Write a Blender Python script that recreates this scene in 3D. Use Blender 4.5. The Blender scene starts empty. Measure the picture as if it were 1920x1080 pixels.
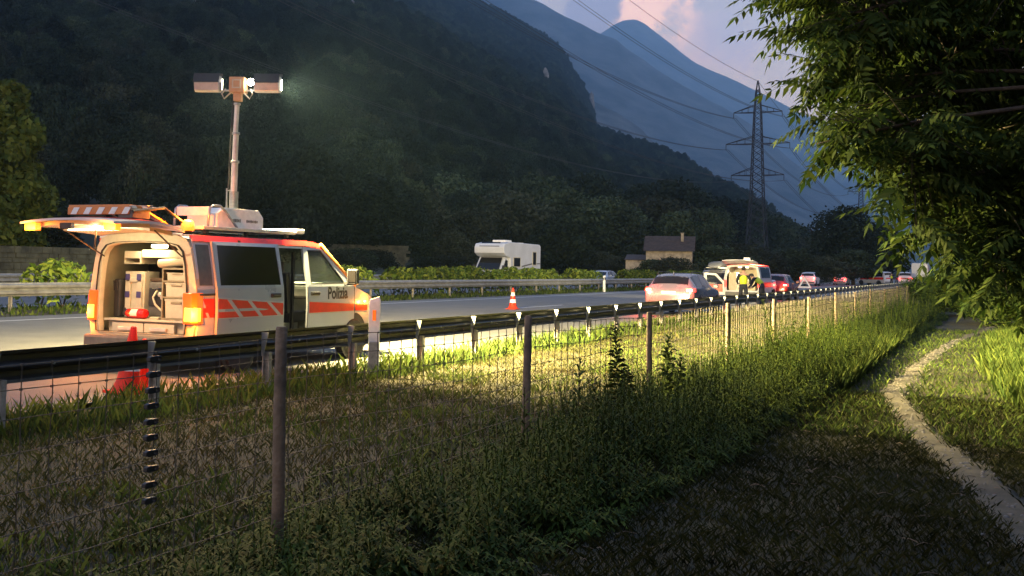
import bpy, bmesh, math, random
import numpy as np
from mathutils import Vector, Matrix
R_ = math.radians
PI = math.pi
random.seed(7)
rng = np.random.default_rng(11)
SC = bpy.context.scene
COL = SC.collection

# ------------------------------------------------------------------ camera
YAW, PITCH, ROLL, FPX, CY = R_(23.889), R_(2.5), R_(1.0), 2000.0, 415.2
CAM = Vector((0, 0, 1.6))
_fw = Vector((-math.sin(YAW)*math.cos(PITCH), math.cos(YAW)*math.cos(PITCH), math.sin(PITCH)))
_rt = Vector((math.cos(YAW), math.sin(YAW), 0))
_up = _rt.cross(_fw)
_r2 = _rt*math.cos(ROLL) + _up*math.sin(ROLL)
_u2 = _up*math.cos(ROLL) - _rt*math.sin(ROLL)
cam_d = bpy.data.cameras.new('camera')
cam_d.lens = 37.5; cam_d.sensor_width = 36.0
cam_d.shift_y = -(540-CY)/1920
cam_d.clip_start = 0.05; cam_d.clip_end = 30000
cam = bpy.data.objects.new('camera', cam_d); COL.objects.link(cam)
M4 = Matrix((( _r2.x, _u2.x, -_fw.x, CAM.x), (_r2.y, _u2.y, -_fw.y, CAM.y), (_r2.z, _u2.z, -_fw.z, CAM.z), (0, 0, 0, 1)))
cam.matrix_world = M4
SC.camera = cam
def ray(u, v): return _r2*((u-960)/FPX) + _u2*((CY-v)/FPX) + _fw
def at_depth(u, v, D): return CAM + ray(u, v)*D
def proj(p):
    d = Vector(p)-CAM; c = d.dot(_fw)
    return (960+FPX*d.dot(_r2)/c, CY-FPX*d.dot(_u2)/c, c)

# ------------------------------------------------------------------ world: dusk sky
W = bpy.data.worlds.new('World'); SC.world = W; W.use_nodes = True
def world_sky():
    nt = W.node_tree; nt.nodes.clear(); N = nt.nodes.new; L = nt.links.new
    out = N('ShaderNodeOutputWorld'); bg = N('ShaderNodeBackground')
    sky = N('ShaderNodeTexSky'); sky.sky_type = 'NISHITA'; sky.sun_disc = False
    sky.sun_elevation = R_(2.0); sky.sun_rotation = R_(-20.0)
    sky.air_density = 1.4; sky.dust_density = 2.0; sky.ozone_density = 3.0
    tc = N('ShaderNodeTexCoord')
    nrm = N('ShaderNodeVectorMath'); nrm.operation = 'NORMALIZE'; L(tc.outputs['Generated'], nrm.inputs[0])
    sep = N('ShaderNodeSeparateXYZ'); L(nrm.outputs[0], sep.inputs[0])
    ramp = N('ShaderNodeValToRGB'); L(sep.outputs['Z'], ramp.inputs[0])
    e = ramp.color_ramp.elements
    e[0].position = 0.0; e[0].color = (1.55, 1.17, 1.12, 1)
    e[1].position = 1.0; e[1].color = (0.26, 0.40, 0.74, 1)
    x = e.new(0.16); x.color = (1.75, 1.28, 1.00, 1)
    x = e.new(0.30); x.color = (1.10, 0.95, 0.92, 1)
    x = e.new(0.55); x.color = (0.42, 0.58, 0.95, 1)
    # streaky clouds: stretched noise on the direction
    mp = N('ShaderNodeMapping'); mp.inputs['Scale'].default_value = (1, 1, 2.1); L(nrm.outputs[0], mp.inputs[0])
    no = N('ShaderNodeTexNoise'); no.inputs['Scale'].default_value = 9.0; no.inputs['Detail'].default_value = 9; no.inputs['Roughness'].default_value = 0.62
    mp.inputs['Location'].default_value = CLOUD_LOC
    L(mp.outputs[0], no.inputs['Vector'])
    cr = N('ShaderNodeValToRGB'); L(no.outputs['Fac'], cr.inputs[0])
    cr.color_ramp.elements[0].position = 0.56; cr.color_ramp.elements[0].color = (0, 0, 0, 1)
    cr.color_ramp.elements[1].position = 0.72; cr.color_ramp.elements[1].color = (1, 1, 1, 1)
    no2 = N('ShaderNodeTexNoise'); no2.inputs['Scale'].default_value = 17.0; no2.inputs['Detail'].default_value = 6; no2.inputs['Roughness'].default_value = 0.6
    mp2 = N('ShaderNodeMapping'); mp2.inputs['Location'].default_value = CLOUD_LOC2; L(nrm.outputs[0], mp2.inputs[0]); L(mp2.outputs[0], no2.inputs['Vector'])
    cc = N('ShaderNodeValToRGB'); L(no2.outputs['Fac'], cc.inputs[0])
    ce = cc.color_ramp.elements
    ce[0].position = 0.36; ce[0].color = (0.55, 0.55, 0.72, 1)
    ce[1].position = 0.70; ce[1].color = (2.5, 1.55, 1.05, 1)
    x = ce.new(0.50); x.color = (1.35, 0.86, 0.80, 1)
    mx = N('ShaderNodeMixRGB'); L(cr.outputs[0], mx.inputs[0]); L(ramp.outputs[0], mx.inputs[1]); L(cc.outputs[0], mx.inputs[2])
    # towering evening clouds behind the ridge: noisy blobs at their place in the sky
    nb = N('ShaderNodeTexNoise'); nb.inputs['Scale'].default_value = 34.0; nb.inputs['Detail'].default_value = 8; nb.inputs['Roughness'].default_value = 0.6
    L(nrm.outputs[0], nb.inputs['Vector'])
    def blob(prev, c, r, soft, col, amp):
        d = N('ShaderNodeVectorMath'); d.operation = 'DISTANCE'; L(nrm.outputs[0], d.inputs[0]); d.inputs[1].default_value = c
        q = N('ShaderNodeMapRange'); q.clamp = False; L(d.outputs['Value'], q.inputs[0]); q.inputs[1].default_value = r; q.inputs[2].default_value = 0; q.inputs[3].default_value = 0; q.inputs[4].default_value = 1
        a = N('ShaderNodeMath'); a.operation = 'MULTIPLY_ADD'; L(nb.outputs['Fac'], a.inputs[0]); a.inputs[1].default_value = amp; a.inputs[2].default_value = -amp*0.5
        s = N('ShaderNodeMath'); s.operation = 'ADD'; L(a.outputs[0], s.inputs[0]); L(q.outputs[0], s.inputs[1])
        t = N('ShaderNodeMapRange'); t.interpolation_type = 'SMOOTHSTEP'; L(s.outputs[0], t.inputs[0]); t.inputs[1].default_value = 0.0; t.inputs[2].default_value = soft; t.inputs[3].default_value = 0; t.inputs[4].default_value = 1
        x = N('ShaderNodeMixRGB'); L(t.outputs[0], x.inputs[0]); L(prev, x.inputs[1]); x.inputs[2].default_value = (*col, 1); return x.outputs[0]
    cl = mx.outputs[0]
    cl = blob(cl, (-0.240, 0.951, 0.195), 0.060, 1.1, (2.1, 1.35, 1.15), 3.0)
    cl = blob(cl, (-0.290, 0.927, 0.240), 0.062, 0.8, (4.0, 2.15, 1.25), 2.6)
    cl = blob(cl, (-0.215, 0.954, 0.213), 0.040, 1.4, (1.15, 0.98, 1.12), 2.6)
    cl = blob(cl, (-0.328, 0.914, 0.2365), 0.030, 0.25, (0.80, 0.66, 0.78), 1.3)
    # a faint physical twilight on top
    sk = N('ShaderNodeMixRGB'); sk.blend_type = 'ADD'; sk.inputs[0].default_value = 1.0
    sc = N('ShaderNodeMixRGB'); sc.blend_type = 'MULTIPLY'; sc.inputs[0].default_value = 1.0; sc.inputs[2].default_value = (0.03, 0.03, 0.03, 1)
    L(sky.outputs[0], sc.inputs[1]); L(cl, sk.inputs[1]); L(sc.outputs[0], sk.inputs[2])
    L(sk.outputs[0], bg.inputs['Color']); bg.inputs['Strength'].default_value = SKY_STRENGTH
    L(bg.outputs[0], out.inputs['Surface'])
CLOUD_LOC = (0.35, 0.1, 0.0); CLOUD_LOC2 = (3.1, 0.4, 1.0)
SKY_STRENGTH = 1.02
world_sky()

# last glow of the day, nearly gone
sun_d = bpy.data.lights.new('sun', 'SUN'); sun_d.energy = 0.03; sun_d.angle = R_(10); sun_d.color = (1, 0.75, 0.6)
sun = bpy.data.objects.new('sun', sun_d); COL.objects.link(sun)
sun.rotation_euler = (R_(80), 0, R_(180-20))
SC.view_settings.view_transform = 'Standard'; SC.view_settings.look = 'None'
SC.view_settings.exposure = 0.0; SC.view_settings.gamma = 1.0
SC.view_settings.use_curve_mapping = False
SC.cycles.max_bounces = 6; SC.cycles.diffuse_bounces = 2; SC.cycles.glossy_bounces = 3
SC.cycles.transmission_bounces = 4; SC.cycles.transparent_max_bounces = 8; SC.cycles.volume_bounces = 1
SC.cycles.use_denoising = True; SC.cycles.sample_clamp_indirect = 4.0
SC.cycles.use_light_tree = True

# ------------------------------------------------------------------ materials
MATS = {}
def mat(name, col, rough=0.6, metal=0.0, var=0.12, vscale=6.0, bump=0.0, bscale=40.0, spec=0.5, emit=None, estr=0.0,
        island=0.0, trans=0.0, alpha=1.0, coord='Object', col2=None, coat=0.0):
    m = bpy.data.materials.new(name); m.use_nodes = True; MATS[name] = m
    if island > 0: spec *= 0.25; rough = 0.8
    nt = m.node_tree; N = nt.nodes.new; L = nt.links.new
    b = nt.nodes['Principled BSDF']; out = nt.nodes['Material Output']
    b.inputs['Roughness'].default_value = rough; b.inputs['Metallic'].default_value = metal
    b.inputs['Specular IOR Level'].default_value = spec
    if coat: b.inputs['Coat Weight'].default_value = coat; b.inputs['Coat Roughness'].default_value = 0.08
    tc = N('ShaderNodeTexCoord')
    c4 = (*col, 1.0)
    src = None
    if var > 0 or col2:
        no = N('ShaderNodeTexNoise'); no.inputs['Scale'].default_value = vscale; no.inputs['Detail'].default_value = 5; no.inputs['Roughness'].default_value = 0.6
        L(tc.outputs[coord], no.inputs['Vector'])
        rp = N('ShaderNodeValToRGB'); L(no.outputs['Fac'], rp.inputs[0])
        a = tuple(max(0, c*(1-var*1.6)) for c in col); z = col2 if col2 else tuple(min(1, c*(1+var*1.2)) for c in col)
        rp.color_ramp.elements[0].position = 0.34; rp.color_ramp.elements[0].color = (*a, 1)
        rp.color_ramp.elements[1].position = 0.68; rp.color_ramp.elements[1].color = (*z, 1)
        src = rp.outputs[0]
        rr = N('ShaderNodeMapRange'); L(no.outputs['Fac'], rr.inputs[0]); rr.inputs[3].default_value = max(0, rough-0.12); rr.inputs[4].default_value = min(1, rough+0.12)
        L(rr.outputs[0], b.inputs['Roughness'])
    if island > 0:
        ge = N('ShaderNodeNewGeometry')
        hs = N('ShaderNodeHueSaturation'); rr2 = N('ShaderNodeMapRange'); L(ge.outputs['Random Per Island'], rr2.inputs[0])
        rr2.inputs[3].default_value = 1-island; rr2.inputs[4].default_value = 1+island
        L(rr2.outputs[0], hs.inputs['Value'])
        rr3 = N('ShaderNodeMapRange'); L(ge.outputs['Random Per Island'], rr3.inputs[0]); rr3.inputs[3].default_value = 0.5+island*0.06; rr3.inputs[4].default_value = 0.5-island*0.06
        L(rr3.outputs[0], hs.inputs['Hue'])
        oi = N('ShaderNodeObjectInfo'); r4 = N('ShaderNodeMapRange'); L(oi.outputs['Random'], r4.inputs[0]); r4.inputs[3].default_value = 0.55; r4.inputs[4].default_value = 1.35
        mu = N('ShaderNodeMath'); mu.operation = 'MULTIPLY'; L(rr2.outputs[0], mu.inputs[0]); L(r4.outputs[0], mu.inputs[1]); L(mu.outputs[0], hs.inputs['Value'])
        wn = N('ShaderNodeTexNoise'); wn.inputs['Scale'].default_value = 0.016; wn.inputs['Detail'].default_value = 3; L(ge.outputs['Position'], wn.inputs['Vector'])
        w5 = N('ShaderNodeMapRange'); L(wn.outputs['Fac'], w5.inputs[0]); w5.inputs[1].default_value = 0.3; w5.inputs[2].default_value = 0.7; w5.inputs[3].default_value = 0.55; w5.inputs[4].default_value = 1.55
        m5 = N('ShaderNodeMath'); m5.operation = 'MULTIPLY'; L(mu.outputs[0], m5.inputs[0]); L(w5.outputs[0], m5.inputs[1]); L(m5.outputs[0], hs.inputs['Value'])
        if src: L(src, hs.inputs['Color'])
        else: hs.inputs['Color'].default_value = c4
        src = hs.outputs[0]
    if src: L(src, b.inputs['Base Color'])
    else: b.inputs['Base Color'].default_value = c4
    if bump > 0:
        nb = N('ShaderNodeTexNoise'); nb.inputs['Scale'].default_value = bscale; nb.inputs['Detail'].default_value = 6
        L(tc.outputs[coord], nb.inputs['Vector'])
        bp = N('ShaderNodeBump'); bp.inputs['Strength'].default_value = bump; bp.inputs['Distance'].default_value = 0.02
        L(nb.outputs['Fac'], bp.inputs['Height']); L(bp.outputs[0], b.inputs['Normal'])
    if emit:
        b.inputs['Emission Color'].default_value = (*emit, 1); b.inputs['Emission Strength'].default_value = estr
    if trans > 0:   # leaves let light through
        t = N('ShaderNodeBsdfTranslucent')
        if src: L(src, t.inputs['Color'])
        else: t.inputs['Color'].default_value = c4
        mx = N('ShaderNodeMixShader'); mx.inputs[0].default_value = trans
        L(b.outputs[0], mx.inputs[1]); L(t.outputs[0], mx.inputs[2]); L(mx.outputs[0], out.inputs['Surface'])
    if alpha < 1:
        t = N('ShaderNodeBsdfTransparent'); t.inputs['Color'].default_value = (0.75, 0.8, 0.78, 1)
        mx = N('ShaderNodeMixShader'); mx.inputs[0].default_value = alpha
        L(t.outputs[0], mx.inputs[1]); L(b.outputs[0], mx.inputs[2]); L(mx.outputs[0], out.inputs['Surface'])
    return m

mat('white_paint', (0.54, 0.55, 0.57), 0.32, var=0.06, vscale=1.1, coat=0.4)
mat('silver_paint', (0.36, 0.39, 0.44), 0.3, 0.15, var=0.02, vscale=2.0, coat=0.5)
mat('mauve_paint', (0.17, 0.155, 0.18), 0.26, 0.35, var=0.03, vscale=2.0, coat=0.6)
mat('carrier_paint', (0.50, 0.29, 0.14), 0.5, var=0.1)
mat('dark_paint', (0.035, 0.035, 0.04), 0.25, 0.2, var=0.1, vscale=2.0, coat=0.6)
mat('maroon_paint', (0.16, 0.02, 0.02), 0.28, 0.1, var=0.1, vscale=2.0, coat=0.6)
mat('signal_red', (0.70, 0.022, 0.012), 0.38, var=0.10, vscale=5.0)
mat('reflex_grey', (0.50, 0.47, 0.45), 0.45, var=0.06)
mat('cream_lining', (0.47, 0.42, 0.31), 0.55, var=0.08, vscale=7, bump=0.1)
mat('cream_plastic', (0.50, 0.46, 0.36), 0.42, var=0.06, vscale=9)
mat('shelf_grey', (0.26, 0.23, 0.15), 0.4, 0.2, var=0.08)
mat('black_plastic', (0.02, 0.02, 0.022), 0.5, var=0.2, vscale=12)
mat('black_rubber', (0.015, 0.015, 0.015), 0.8, var=0.3, vscale=20, bump=0.3, bscale=60)
mat('grey_plastic', (0.11, 0.105, 0.10), 0.5, var=0.15, vscale=9)
mat('dark_glass', (0.008, 0.007, 0.007), 0.08, var=0.0, spec=0.35)
mat('clear_glass', (0.05, 0.06, 0.06), 0.04, var=0.0, alpha=0.22)
mat('steel', (0.42, 0.42, 0.40), 0.42, 0.85, var=0.15, vscale=10, bump=0.05)
mat('galvanised', (0.40, 0.41, 0.41), 0.48, 0.75, var=0.22, vscale=5, bump=0.08, bscale=30)
mat('weathered_rail', (0.035, 0.034, 0.032), 0.38, 0.35, var=0.30, vscale=3.5, bump=0.12, bscale=26)
mat('bare_rail', (0.34, 0.33, 0.30), 0.5, 0.5, var=0.18, vscale=3, bump=0.1)
mat('rail_post_steel', (0.36, 0.33, 0.29), 0.55, 0.4, var=0.25, vscale=9, bump=0.1)
mat('alu', (0.62, 0.60, 0.55), 0.4, 0.5, var=0.1)
mat('chrome', (0.7, 0.7, 0.7), 0.15, 0.95, var=0.0)
mat('rim_alloy', (0.42, 0.42, 0.43), 0.35, 0.7, var=0.05)
mat('orange_board', (0.62, 0.20, 0.045), 0.4, var=0.08)
mat('cone_red', (0.85, 0.07, 0.02), 0.42, var=0.10, vscale=8, bump=0.05, trans=0.5)
mat('cone_white', (0.80, 0.78, 0.72), 0.4, var=0.08, vscale=8)
mat('blue_clip', (0.045, 0.04, 0.15), 0.5, var=0.05)
mat('amber_lamp', (0.9, 0.35, 0.02), 0.3, var=0, emit=(1.0, 0.33, 0.02), estr=8)
mat('amber_core', (1, 0.6, 0.2), 0.3, var=0, emit=(1.0, 0.145, 0.004), estr=3.6)
mat('amber_glass', (0.55, 0.10, 0.01), 0.2, var=0.1, emit=(1.0, 0.17, 0.01), estr=0.8)
mat('tail_glass', (0.42, 0.045, 0.01), 0.2, var=0.1, emit=(1.0, 0.10, 0.005), estr=1.3)
mat('red_lamp', (0.5, 0.01, 0.01), 0.2, var=0, emit=(1.0, 0.03, 0.02), estr=8)
mat('red_core', (1, 0.3, 0.2), 0.3, var=0, emit=(1.0, 0.25, 0.14), estr=14)
mat('red_glass', (0.35, 0.01, 0.01), 0.15, var=0)
mat('white_lamp', (1, 1, 0.9), 0.3, var=0, emit=(1.0, 0.93, 0.75), estr=60)
mat('lamp_lens', (1, 1, 0.9), 0.2, var=0, emit=(1.0, 0.90, 0.60), estr=30)
mat('inner_lamp', (1, 0.9, 0.7), 0.3, var=0, emit=(1.0, 0.80, 0.45), estr=14)
mat('blue_lamp', (0.1, 0.25, 0.7), 0.15, var=0, emit=(0.15, 0.35, 1.0), estr=0.4)
mat('letter_black', (0.012, 0.012, 0.014), 0.4, var=0)
mat('faded_print', (0.20, 0.16, 0.12), 0.6, var=0.3, vscale=60)
mat('extinguisher_red', (0.62, 0.015, 0.012), 0.25, var=0.05, coat=0.5)
mat('plate_white', (0.75, 0.72, 0.62), 0.4, var=0.05)
mat('hose_cream', (0.55, 0.48, 0.34), 0.5, var=0.05)
mat('brown_cloth', (0.06, 0.035, 0.022), 0.85, var=0.2, vscale=15)
mat('hi_vis', (0.62, 0.75, 0.03), 0.55, var=0.10, vscale=12)
mat('navy_cloth', (0.014, 0.016, 0.028), 0.8, var=0.25, vscale=14)
mat('skin', (0.42, 0.24, 0.17), 0.55, var=0.08, vscale=20)
mat('hair_dark', (0.02, 0.014, 0.010), 0.6, var=0.2, vscale=60)
mat('reflect_tape', (0.72, 0.72, 0.70), 0.3, var=0.05)

# ------------------------------------------------------------------ mesh helpers
def tag(o, label=None, cat=None, group=None, kind=None):
    if label: o['label'] = label
    if cat: o['category'] = cat
    if group: o['group'] = group
    if kind: o['kind'] = kind
    return o
def empty(name, loc=(0, 0, 0), rz=0.0):
    o = bpy.data.objects.new(name, None); COL.objects.link(o); o.location = loc; o.rotation_euler = (0, 0, rz)
    o.empty_display_size = 0.2
    return o
def obj(name, me, parent=None, loc=None, rz=0.0):
    o = bpy.data.objects.new(name, me); COL.objects.link(o)
    if parent is not None: o.parent = parent
    if loc is not None: o.location = loc
    if rz: o.rotation_euler = (0, 0, rz)
    return o
def np_mesh(name, V, F, m, smooth=False):
    V = np.asarray(V, dtype=np.float32); F = np.asarray(F, dtype=np.int32)
    me = bpy.data.meshes.new(name); k = F.shape[1]
    me.vertices.add(len(V)); me.vertices.foreach_set('co', V.ravel())
    me.loops.add(F.size); me.loops.foreach_set('vertex_index', F.ravel())
    me.polygons.add(len(F)); me.polygons.foreach_set('loop_start', np.arange(0, F.size, k, dtype=np.int32))
    if smooth: me.polygons.foreach_set('use_smooth', np.ones(len(F), dtype=bool))
    me.update(calc_edges=True); me.validate()
    if m: me.materials.append(MATS[m])
    return me
def rotm(rx=0, ry=0, rz=0):
    return Matrix.Rotation(rz, 3, 'Z') @ Matrix.Rotation(ry, 3, 'Y') @ Matrix.Rotation(rx, 3, 'X')

class MB:
    def __init__(s): s.v = []; s.f = []
    def add(s, vs, fs):
        b = len(s.v); s.v += [tuple(p) for p in vs]; s.f += [tuple(i+b for i in q) for q in fs]; return s
    def box(s, c, d, rot=None):
        x, y, z = d[0]/2, d[1]/2, d[2]/2
        vs = [Vector((a*x, b*y, e*z)) for e in (-1, 1) for b in (-1, 1) for a in (-1, 1)]
        if rot is not None: vs = [rot @ p for p in vs]
        c = Vector(c)
        return s.add([p+c for p in vs], [(0, 2, 3, 1), (4, 5, 7, 6), (0, 1, 5, 4), (2, 6, 7, 3), (0, 4, 6, 2), (1, 3, 7, 5)])
    def span(s, a, b):   # box from corner to corner
        a = Vector(a); b = Vector(b); return s.box((a+b)/2, (abs(b.x-a.x), abs(b.y-a.y), abs(b.z-a.z)))
    def tube(s, pts, r, n=8, cap=True):
        pts = [Vector(p) for p in pts]; rs = r if isinstance(r, (list, tuple)) else [r]*len(pts)
        t = (pts[1]-pts[0]).normalized(); a = t.orthogonal().normalized(); vs = []
        for i, p in enumerate(pts):
            if 0 < i < len(pts)-1: t2 = (pts[i+1]-pts[i-1]).normalized()
            elif i == 0: t2 = t
            else: t2 = (pts[i]-pts[i-1]).normalized()
            a = (a - t2*a.dot(t2)); a = a.normalized() if a.length > 1e-6 else t2.orthogonal().normalized()
            b = t2.cross(a)
            for k in range(n):
                q = 2*PI*k/n; vs.append(p + (a*math.cos(q)+b*math.sin(q))*rs[i])
        fs = []
        for i in range(len(pts)-1):
            for k in range(n):
                k2 = (k+1) % n; fs.append((i*n+k, i*n+k2, (i+1)*n+k2, (i+1)*n+k))
        if cap: fs.append(tuple(range(n-1, -1, -1))); fs.append(tuple((len(pts)-1)*n+k for k in range(n)))
        return s.add(vs, fs)
    def lathe(s, prof, n=20, axis='Z', c=(0, 0, 0), rot=None):
        vs = []; c = Vector(c)
        for (r, h) in prof:
            for k in range(n):
                q = 2*PI*k/n; a, b = r*math.cos(q), r*math.sin(q)
                p = Vector((a, b, h)) if axis == 'Z' else (Vector((h, a, b)) if axis == 'X' else Vector((b, h, a)))
                if rot is not None: p = rot @ p
                vs.append(p+c)
        fs = []
        for i in range(len(prof)-1):
            for k in range(n):
                k2 = (k+1) % n; fs.append((i*n+k, i*n+k2, (i+1)*n+k2, (i+1)*n+k))
        fs.append(tuple(range(n-1, -1, -1))); fs.append(tuple((len(prof)-1)*n+k for k in range(n)))
        return s.add(vs, fs)
    def prism(s, poly, fn0, fn1):   # poly: 2D points, fn maps (a,b)->3D on either face
        n = len(poly); vs = [fn0(*p) for p in poly]+[fn1(*p) for p in poly]
        fs = [tuple(range(n-1, -1, -1)), tuple(range(n, 2*n))]+[(i, (i+1) % n, n+(i+1) % n, n+i) for i in range(n)]
        return s.add(vs, fs)
    def ring(s, outer, inner, fn0, fn1):   # frame between two loops of equal length
        n = len(outer); vs = [fn0(*p) for p in outer]+[fn0(*p) for p in inner]+[fn1(*p) for p in outer]+[fn1(*p) for p in inner]
        fs = []
        for i in range(n):
            j = (i+1) % n
            fs += [(i, j, n+j, n+i), (2*n+j, 2*n+i, 3*n+i, 3*n+j), (i, 2*n+i, 2*n+j, j), (n+i, n+j, 3*n+j, 3*n+i)]
        return s.add(vs, fs)
    def grid(s, fn, us, vs_, thick=None):   # fn(u,v)->3D ; thick: vector offset for a second skin
        nu, nv = len(us), len(vs_); P = [Vector(fn(u, v)) for u in us for v in vs_]
        fs = [(i*nv+j, (i+1)*nv+j, (i+1)*nv+j+1, i*nv+j+1) for i in range(nu-1) for j in range(nv-1)]
        if thick is not None:
            t = Vector(thick); n = len(P); P = P+[p+t for p in P]
            fs += [tuple(n+q for q in reversed(f)) for f in fs[:]]
            bd = [j for j in range(nv)]+[i*nv+nv-1 for i in range(1, nu)]+[(nu-1)*nv+j for j in range(nv-2, -1, -1)]+[i*nv for i in range(nu-2, 0, -1)]
            fs += [(bd[k], n+bd[k], n+bd[(k+1) % len(bd)], bd[(k+1) % len(bd)]) for k in range(len(bd))]
        return s.add(P, fs)
    def ball(s, c, r, n=10, m=8):
        c = Vector(c); r = Vector(r) if not isinstance(r, (int, float)) else Vector((r, r, r))
        prof = []
        vs = [c+Vector((0, 0, -r.z))]
        for i in range(1, m):
            th = PI*i/m-PI/2
            for k in range(n):
                q = 2*PI*k/n; vs.append(c+Vector((r.x*math.cos(th)*math.cos(q), r.y*math.cos(th)*math.sin(q), r.z*math.sin(th))))
        vs.append(c+Vector((0, 0, r.z))); fs = []
        for k in range(n): fs.append((0, 1+(k+1) % n, 1+k))
        for i in range(m-2):
            for k in range(n):
                a = 1+i*n+k; b = 1+i*n+(k+1) % n; fs.append((a, b, b+n, a+n))
        t = len(vs)-1
        for k in range(n): fs.append((t, 1+(m-2)*n+k, 1+(m-2)*n+(k+1) % n))
        return s.add(vs, fs)
    def mesh(s, name, m, smooth=False, bevel=0.0, seg=2, auto=None):
        me = bpy.data.meshes.new(name); me.from_pydata(s.v, [], s.f)
        bm = bmesh.new(); bm.from_mesh(me)
        bmesh.ops.recalc_face_normals(bm, faces=bm.faces)
        if bevel > 0:
            ed = [e for e in bm.edges if len(e.link_faces) == 2 and e.calc_face_angle(0) > 0.5]
            bmesh.ops.bevel(bm, geom=ed, offset=bevel, segments=seg, affect='EDGES', profile=0.6, clamp_overlap=True)
        if auto is not None:
            for f in bm.faces: f.smooth = True
            for e in bm.edges:
                if len(e.link_faces) != 2 or e.calc_face_angle(0) > auto: e.smooth = False
        bm.to_mesh(me); bm.free()
        if smooth: me.polygons.foreach_set('use_smooth', np.ones(len(me.polygons), dtype=bool))
        me.materials.append(MATS[m]); me.update()
        return me
    def build(s, name, m, parent=None, loc=None, rz=0.0, **k):
        return obj(name, s.mesh(name, m, **k), parent, loc, rz)

def copy_tree(o, parent=None):
    c = o.copy(); COL.objects.link(c)
    if parent is not None: c.parent = parent
    for ch in list(o.children): copy_tree(ch, c)
    return c
def lamp(name, kind, parent, loc, power, color, size=0.05, rot=None, size_y=None, spread=None):
    d = bpy.data.lights.new(name, kind); d.energy = power; d.color = color
    if kind == 'AREA':
        d.shape = 'RECTANGLE'; d.size = size; d.size_y = size_y or size
        if spread: d.spread = spread
    else: d.shadow_soft_size = size
    o = bpy.data.objects.new(name, d); COL.objects.link(o); o.parent = parent; o.location = loc
    if rot is not None: o.rotation_euler = rot
    return o
def aim(n):   # euler that turns a lamp's -Z to direction n
    return Vector(n).to_track_quat('-Z', 'Y').to_euler()
def text_mesh(name, s, size, m):
    cu = bpy.data.curves.new(name, 'FONT'); cu.body = s; cu.size = size; cu.extrude = 0.001; cu.offset = 0.008; cu.align_x = 'CENTER'
    t = bpy.data.objects.new(name, cu); COL.objects.link(t)
    dg = bpy.context.evaluated_depsgraph_get(); me = bpy.data.meshes.new_from_object(t.evaluated_get(dg))
    bpy.data.objects.remove(t); bpy.data.curves.remove(cu)
    me.materials.clear(); me.materials.append(MATS[m]); return me

# value noise
_perm = rng.random((256, 256))
def vnoise(x, y):
    xi = np.floor(x).astype(int); yi = np.floor(y).astype(int); fx = x-xi; fy = y-yi
    fx = fx*fx*(3-2*fx); fy = fy*fy*(3-2*fy)
    a = _perm[xi % 256, yi % 256]; b = _perm[(xi+1) % 256, yi % 256]; c = _perm[xi % 256, (yi+1) % 256]; d = _perm[(xi+1) % 256, (yi+1) % 256]
    return (a*(1-fx)+b*fx)*(1-fy)+(c*(1-fx)+d*fx)*fy
def fbm(x, y, o=5):
    s = np.zeros_like(x, dtype=float); a = 0.5; f = 1.0
    for _ in range(o): s += a*(vnoise(x*f+17.3, y*f+5.1)-0.5); a *= 0.5; f *= 2.03
    return s
# ------------------------------------------------------------------ land materials
mat('ground_earth', (0.06, 0.065, 0.03), 0.95, var=0.35, vscale=0.4, bump=0.3, bscale=8)
mat('verge_soil', (0.042, 0.042, 0.016), 0.95, var=0.35, vscale=1.3, bump=0.9, bscale=55, col2=(0.080, 0.066, 0.030))
mat('asphalt', (0.150, 0.144, 0.130), 0.72, var=0.14, vscale=0.9, bump=0.35, bscale=180)
mat('line_paint', (0.70, 0.69, 0.64), 0.55, var=0.10, vscale=6, bump=0.1)
mat('path_sand', (0.15, 0.130, 0.090), 0.9, var=0.20, vscale=3.5, bump=0.8, bscale=70)
mat('forest_floor', (0.022, 0.028, 0.014), 0.95, var=0.3, vscale=0.02)
mat('pebble', (0.24, 0.22, 0.19), 0.9, var=0.2)
mat('rock', (0.22, 0.215, 0.20), 0.9, var=0.35, vscale=0.15, bump=0.8, bscale=0.8)
mat('far_forest', (0.030, 0.042, 0.030), 0.95, var=0.45, col2=(0.14, 0.14, 0.125), vscale=0.009, bump=0.6, bscale=0.02)
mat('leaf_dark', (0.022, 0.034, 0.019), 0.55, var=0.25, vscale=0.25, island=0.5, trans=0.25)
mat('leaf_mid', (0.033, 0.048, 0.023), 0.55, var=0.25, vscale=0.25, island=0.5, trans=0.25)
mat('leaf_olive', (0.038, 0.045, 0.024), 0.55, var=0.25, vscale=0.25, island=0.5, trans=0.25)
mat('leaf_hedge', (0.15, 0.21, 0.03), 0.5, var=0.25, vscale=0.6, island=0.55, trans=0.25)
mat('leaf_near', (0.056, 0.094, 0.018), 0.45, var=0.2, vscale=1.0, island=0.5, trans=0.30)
mat('weed_leaf', (0.050, 0.078, 0.010), 0.5, var=0.2, vscale=1.0, island=0.5, trans=0.10)
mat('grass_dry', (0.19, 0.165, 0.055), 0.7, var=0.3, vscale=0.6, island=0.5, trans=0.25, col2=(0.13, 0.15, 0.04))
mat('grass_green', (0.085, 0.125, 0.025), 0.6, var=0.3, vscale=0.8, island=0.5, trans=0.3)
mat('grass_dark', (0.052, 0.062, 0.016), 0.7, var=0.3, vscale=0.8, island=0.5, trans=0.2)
mat('bark', (0.075, 0.055, 0.040), 0.9, var=0.3, vscale=9, bump=0.8, bscale=22)
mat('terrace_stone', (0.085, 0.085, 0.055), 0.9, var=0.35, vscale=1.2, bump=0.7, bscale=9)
mat('leaf_lit', (0.075, 0.105, 0.022), 0.5, var=0.25, vscale=0.6, island=0.5, trans=0.25)  # brighter leaf copy: floodlight on the left tree put into the colour
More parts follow.
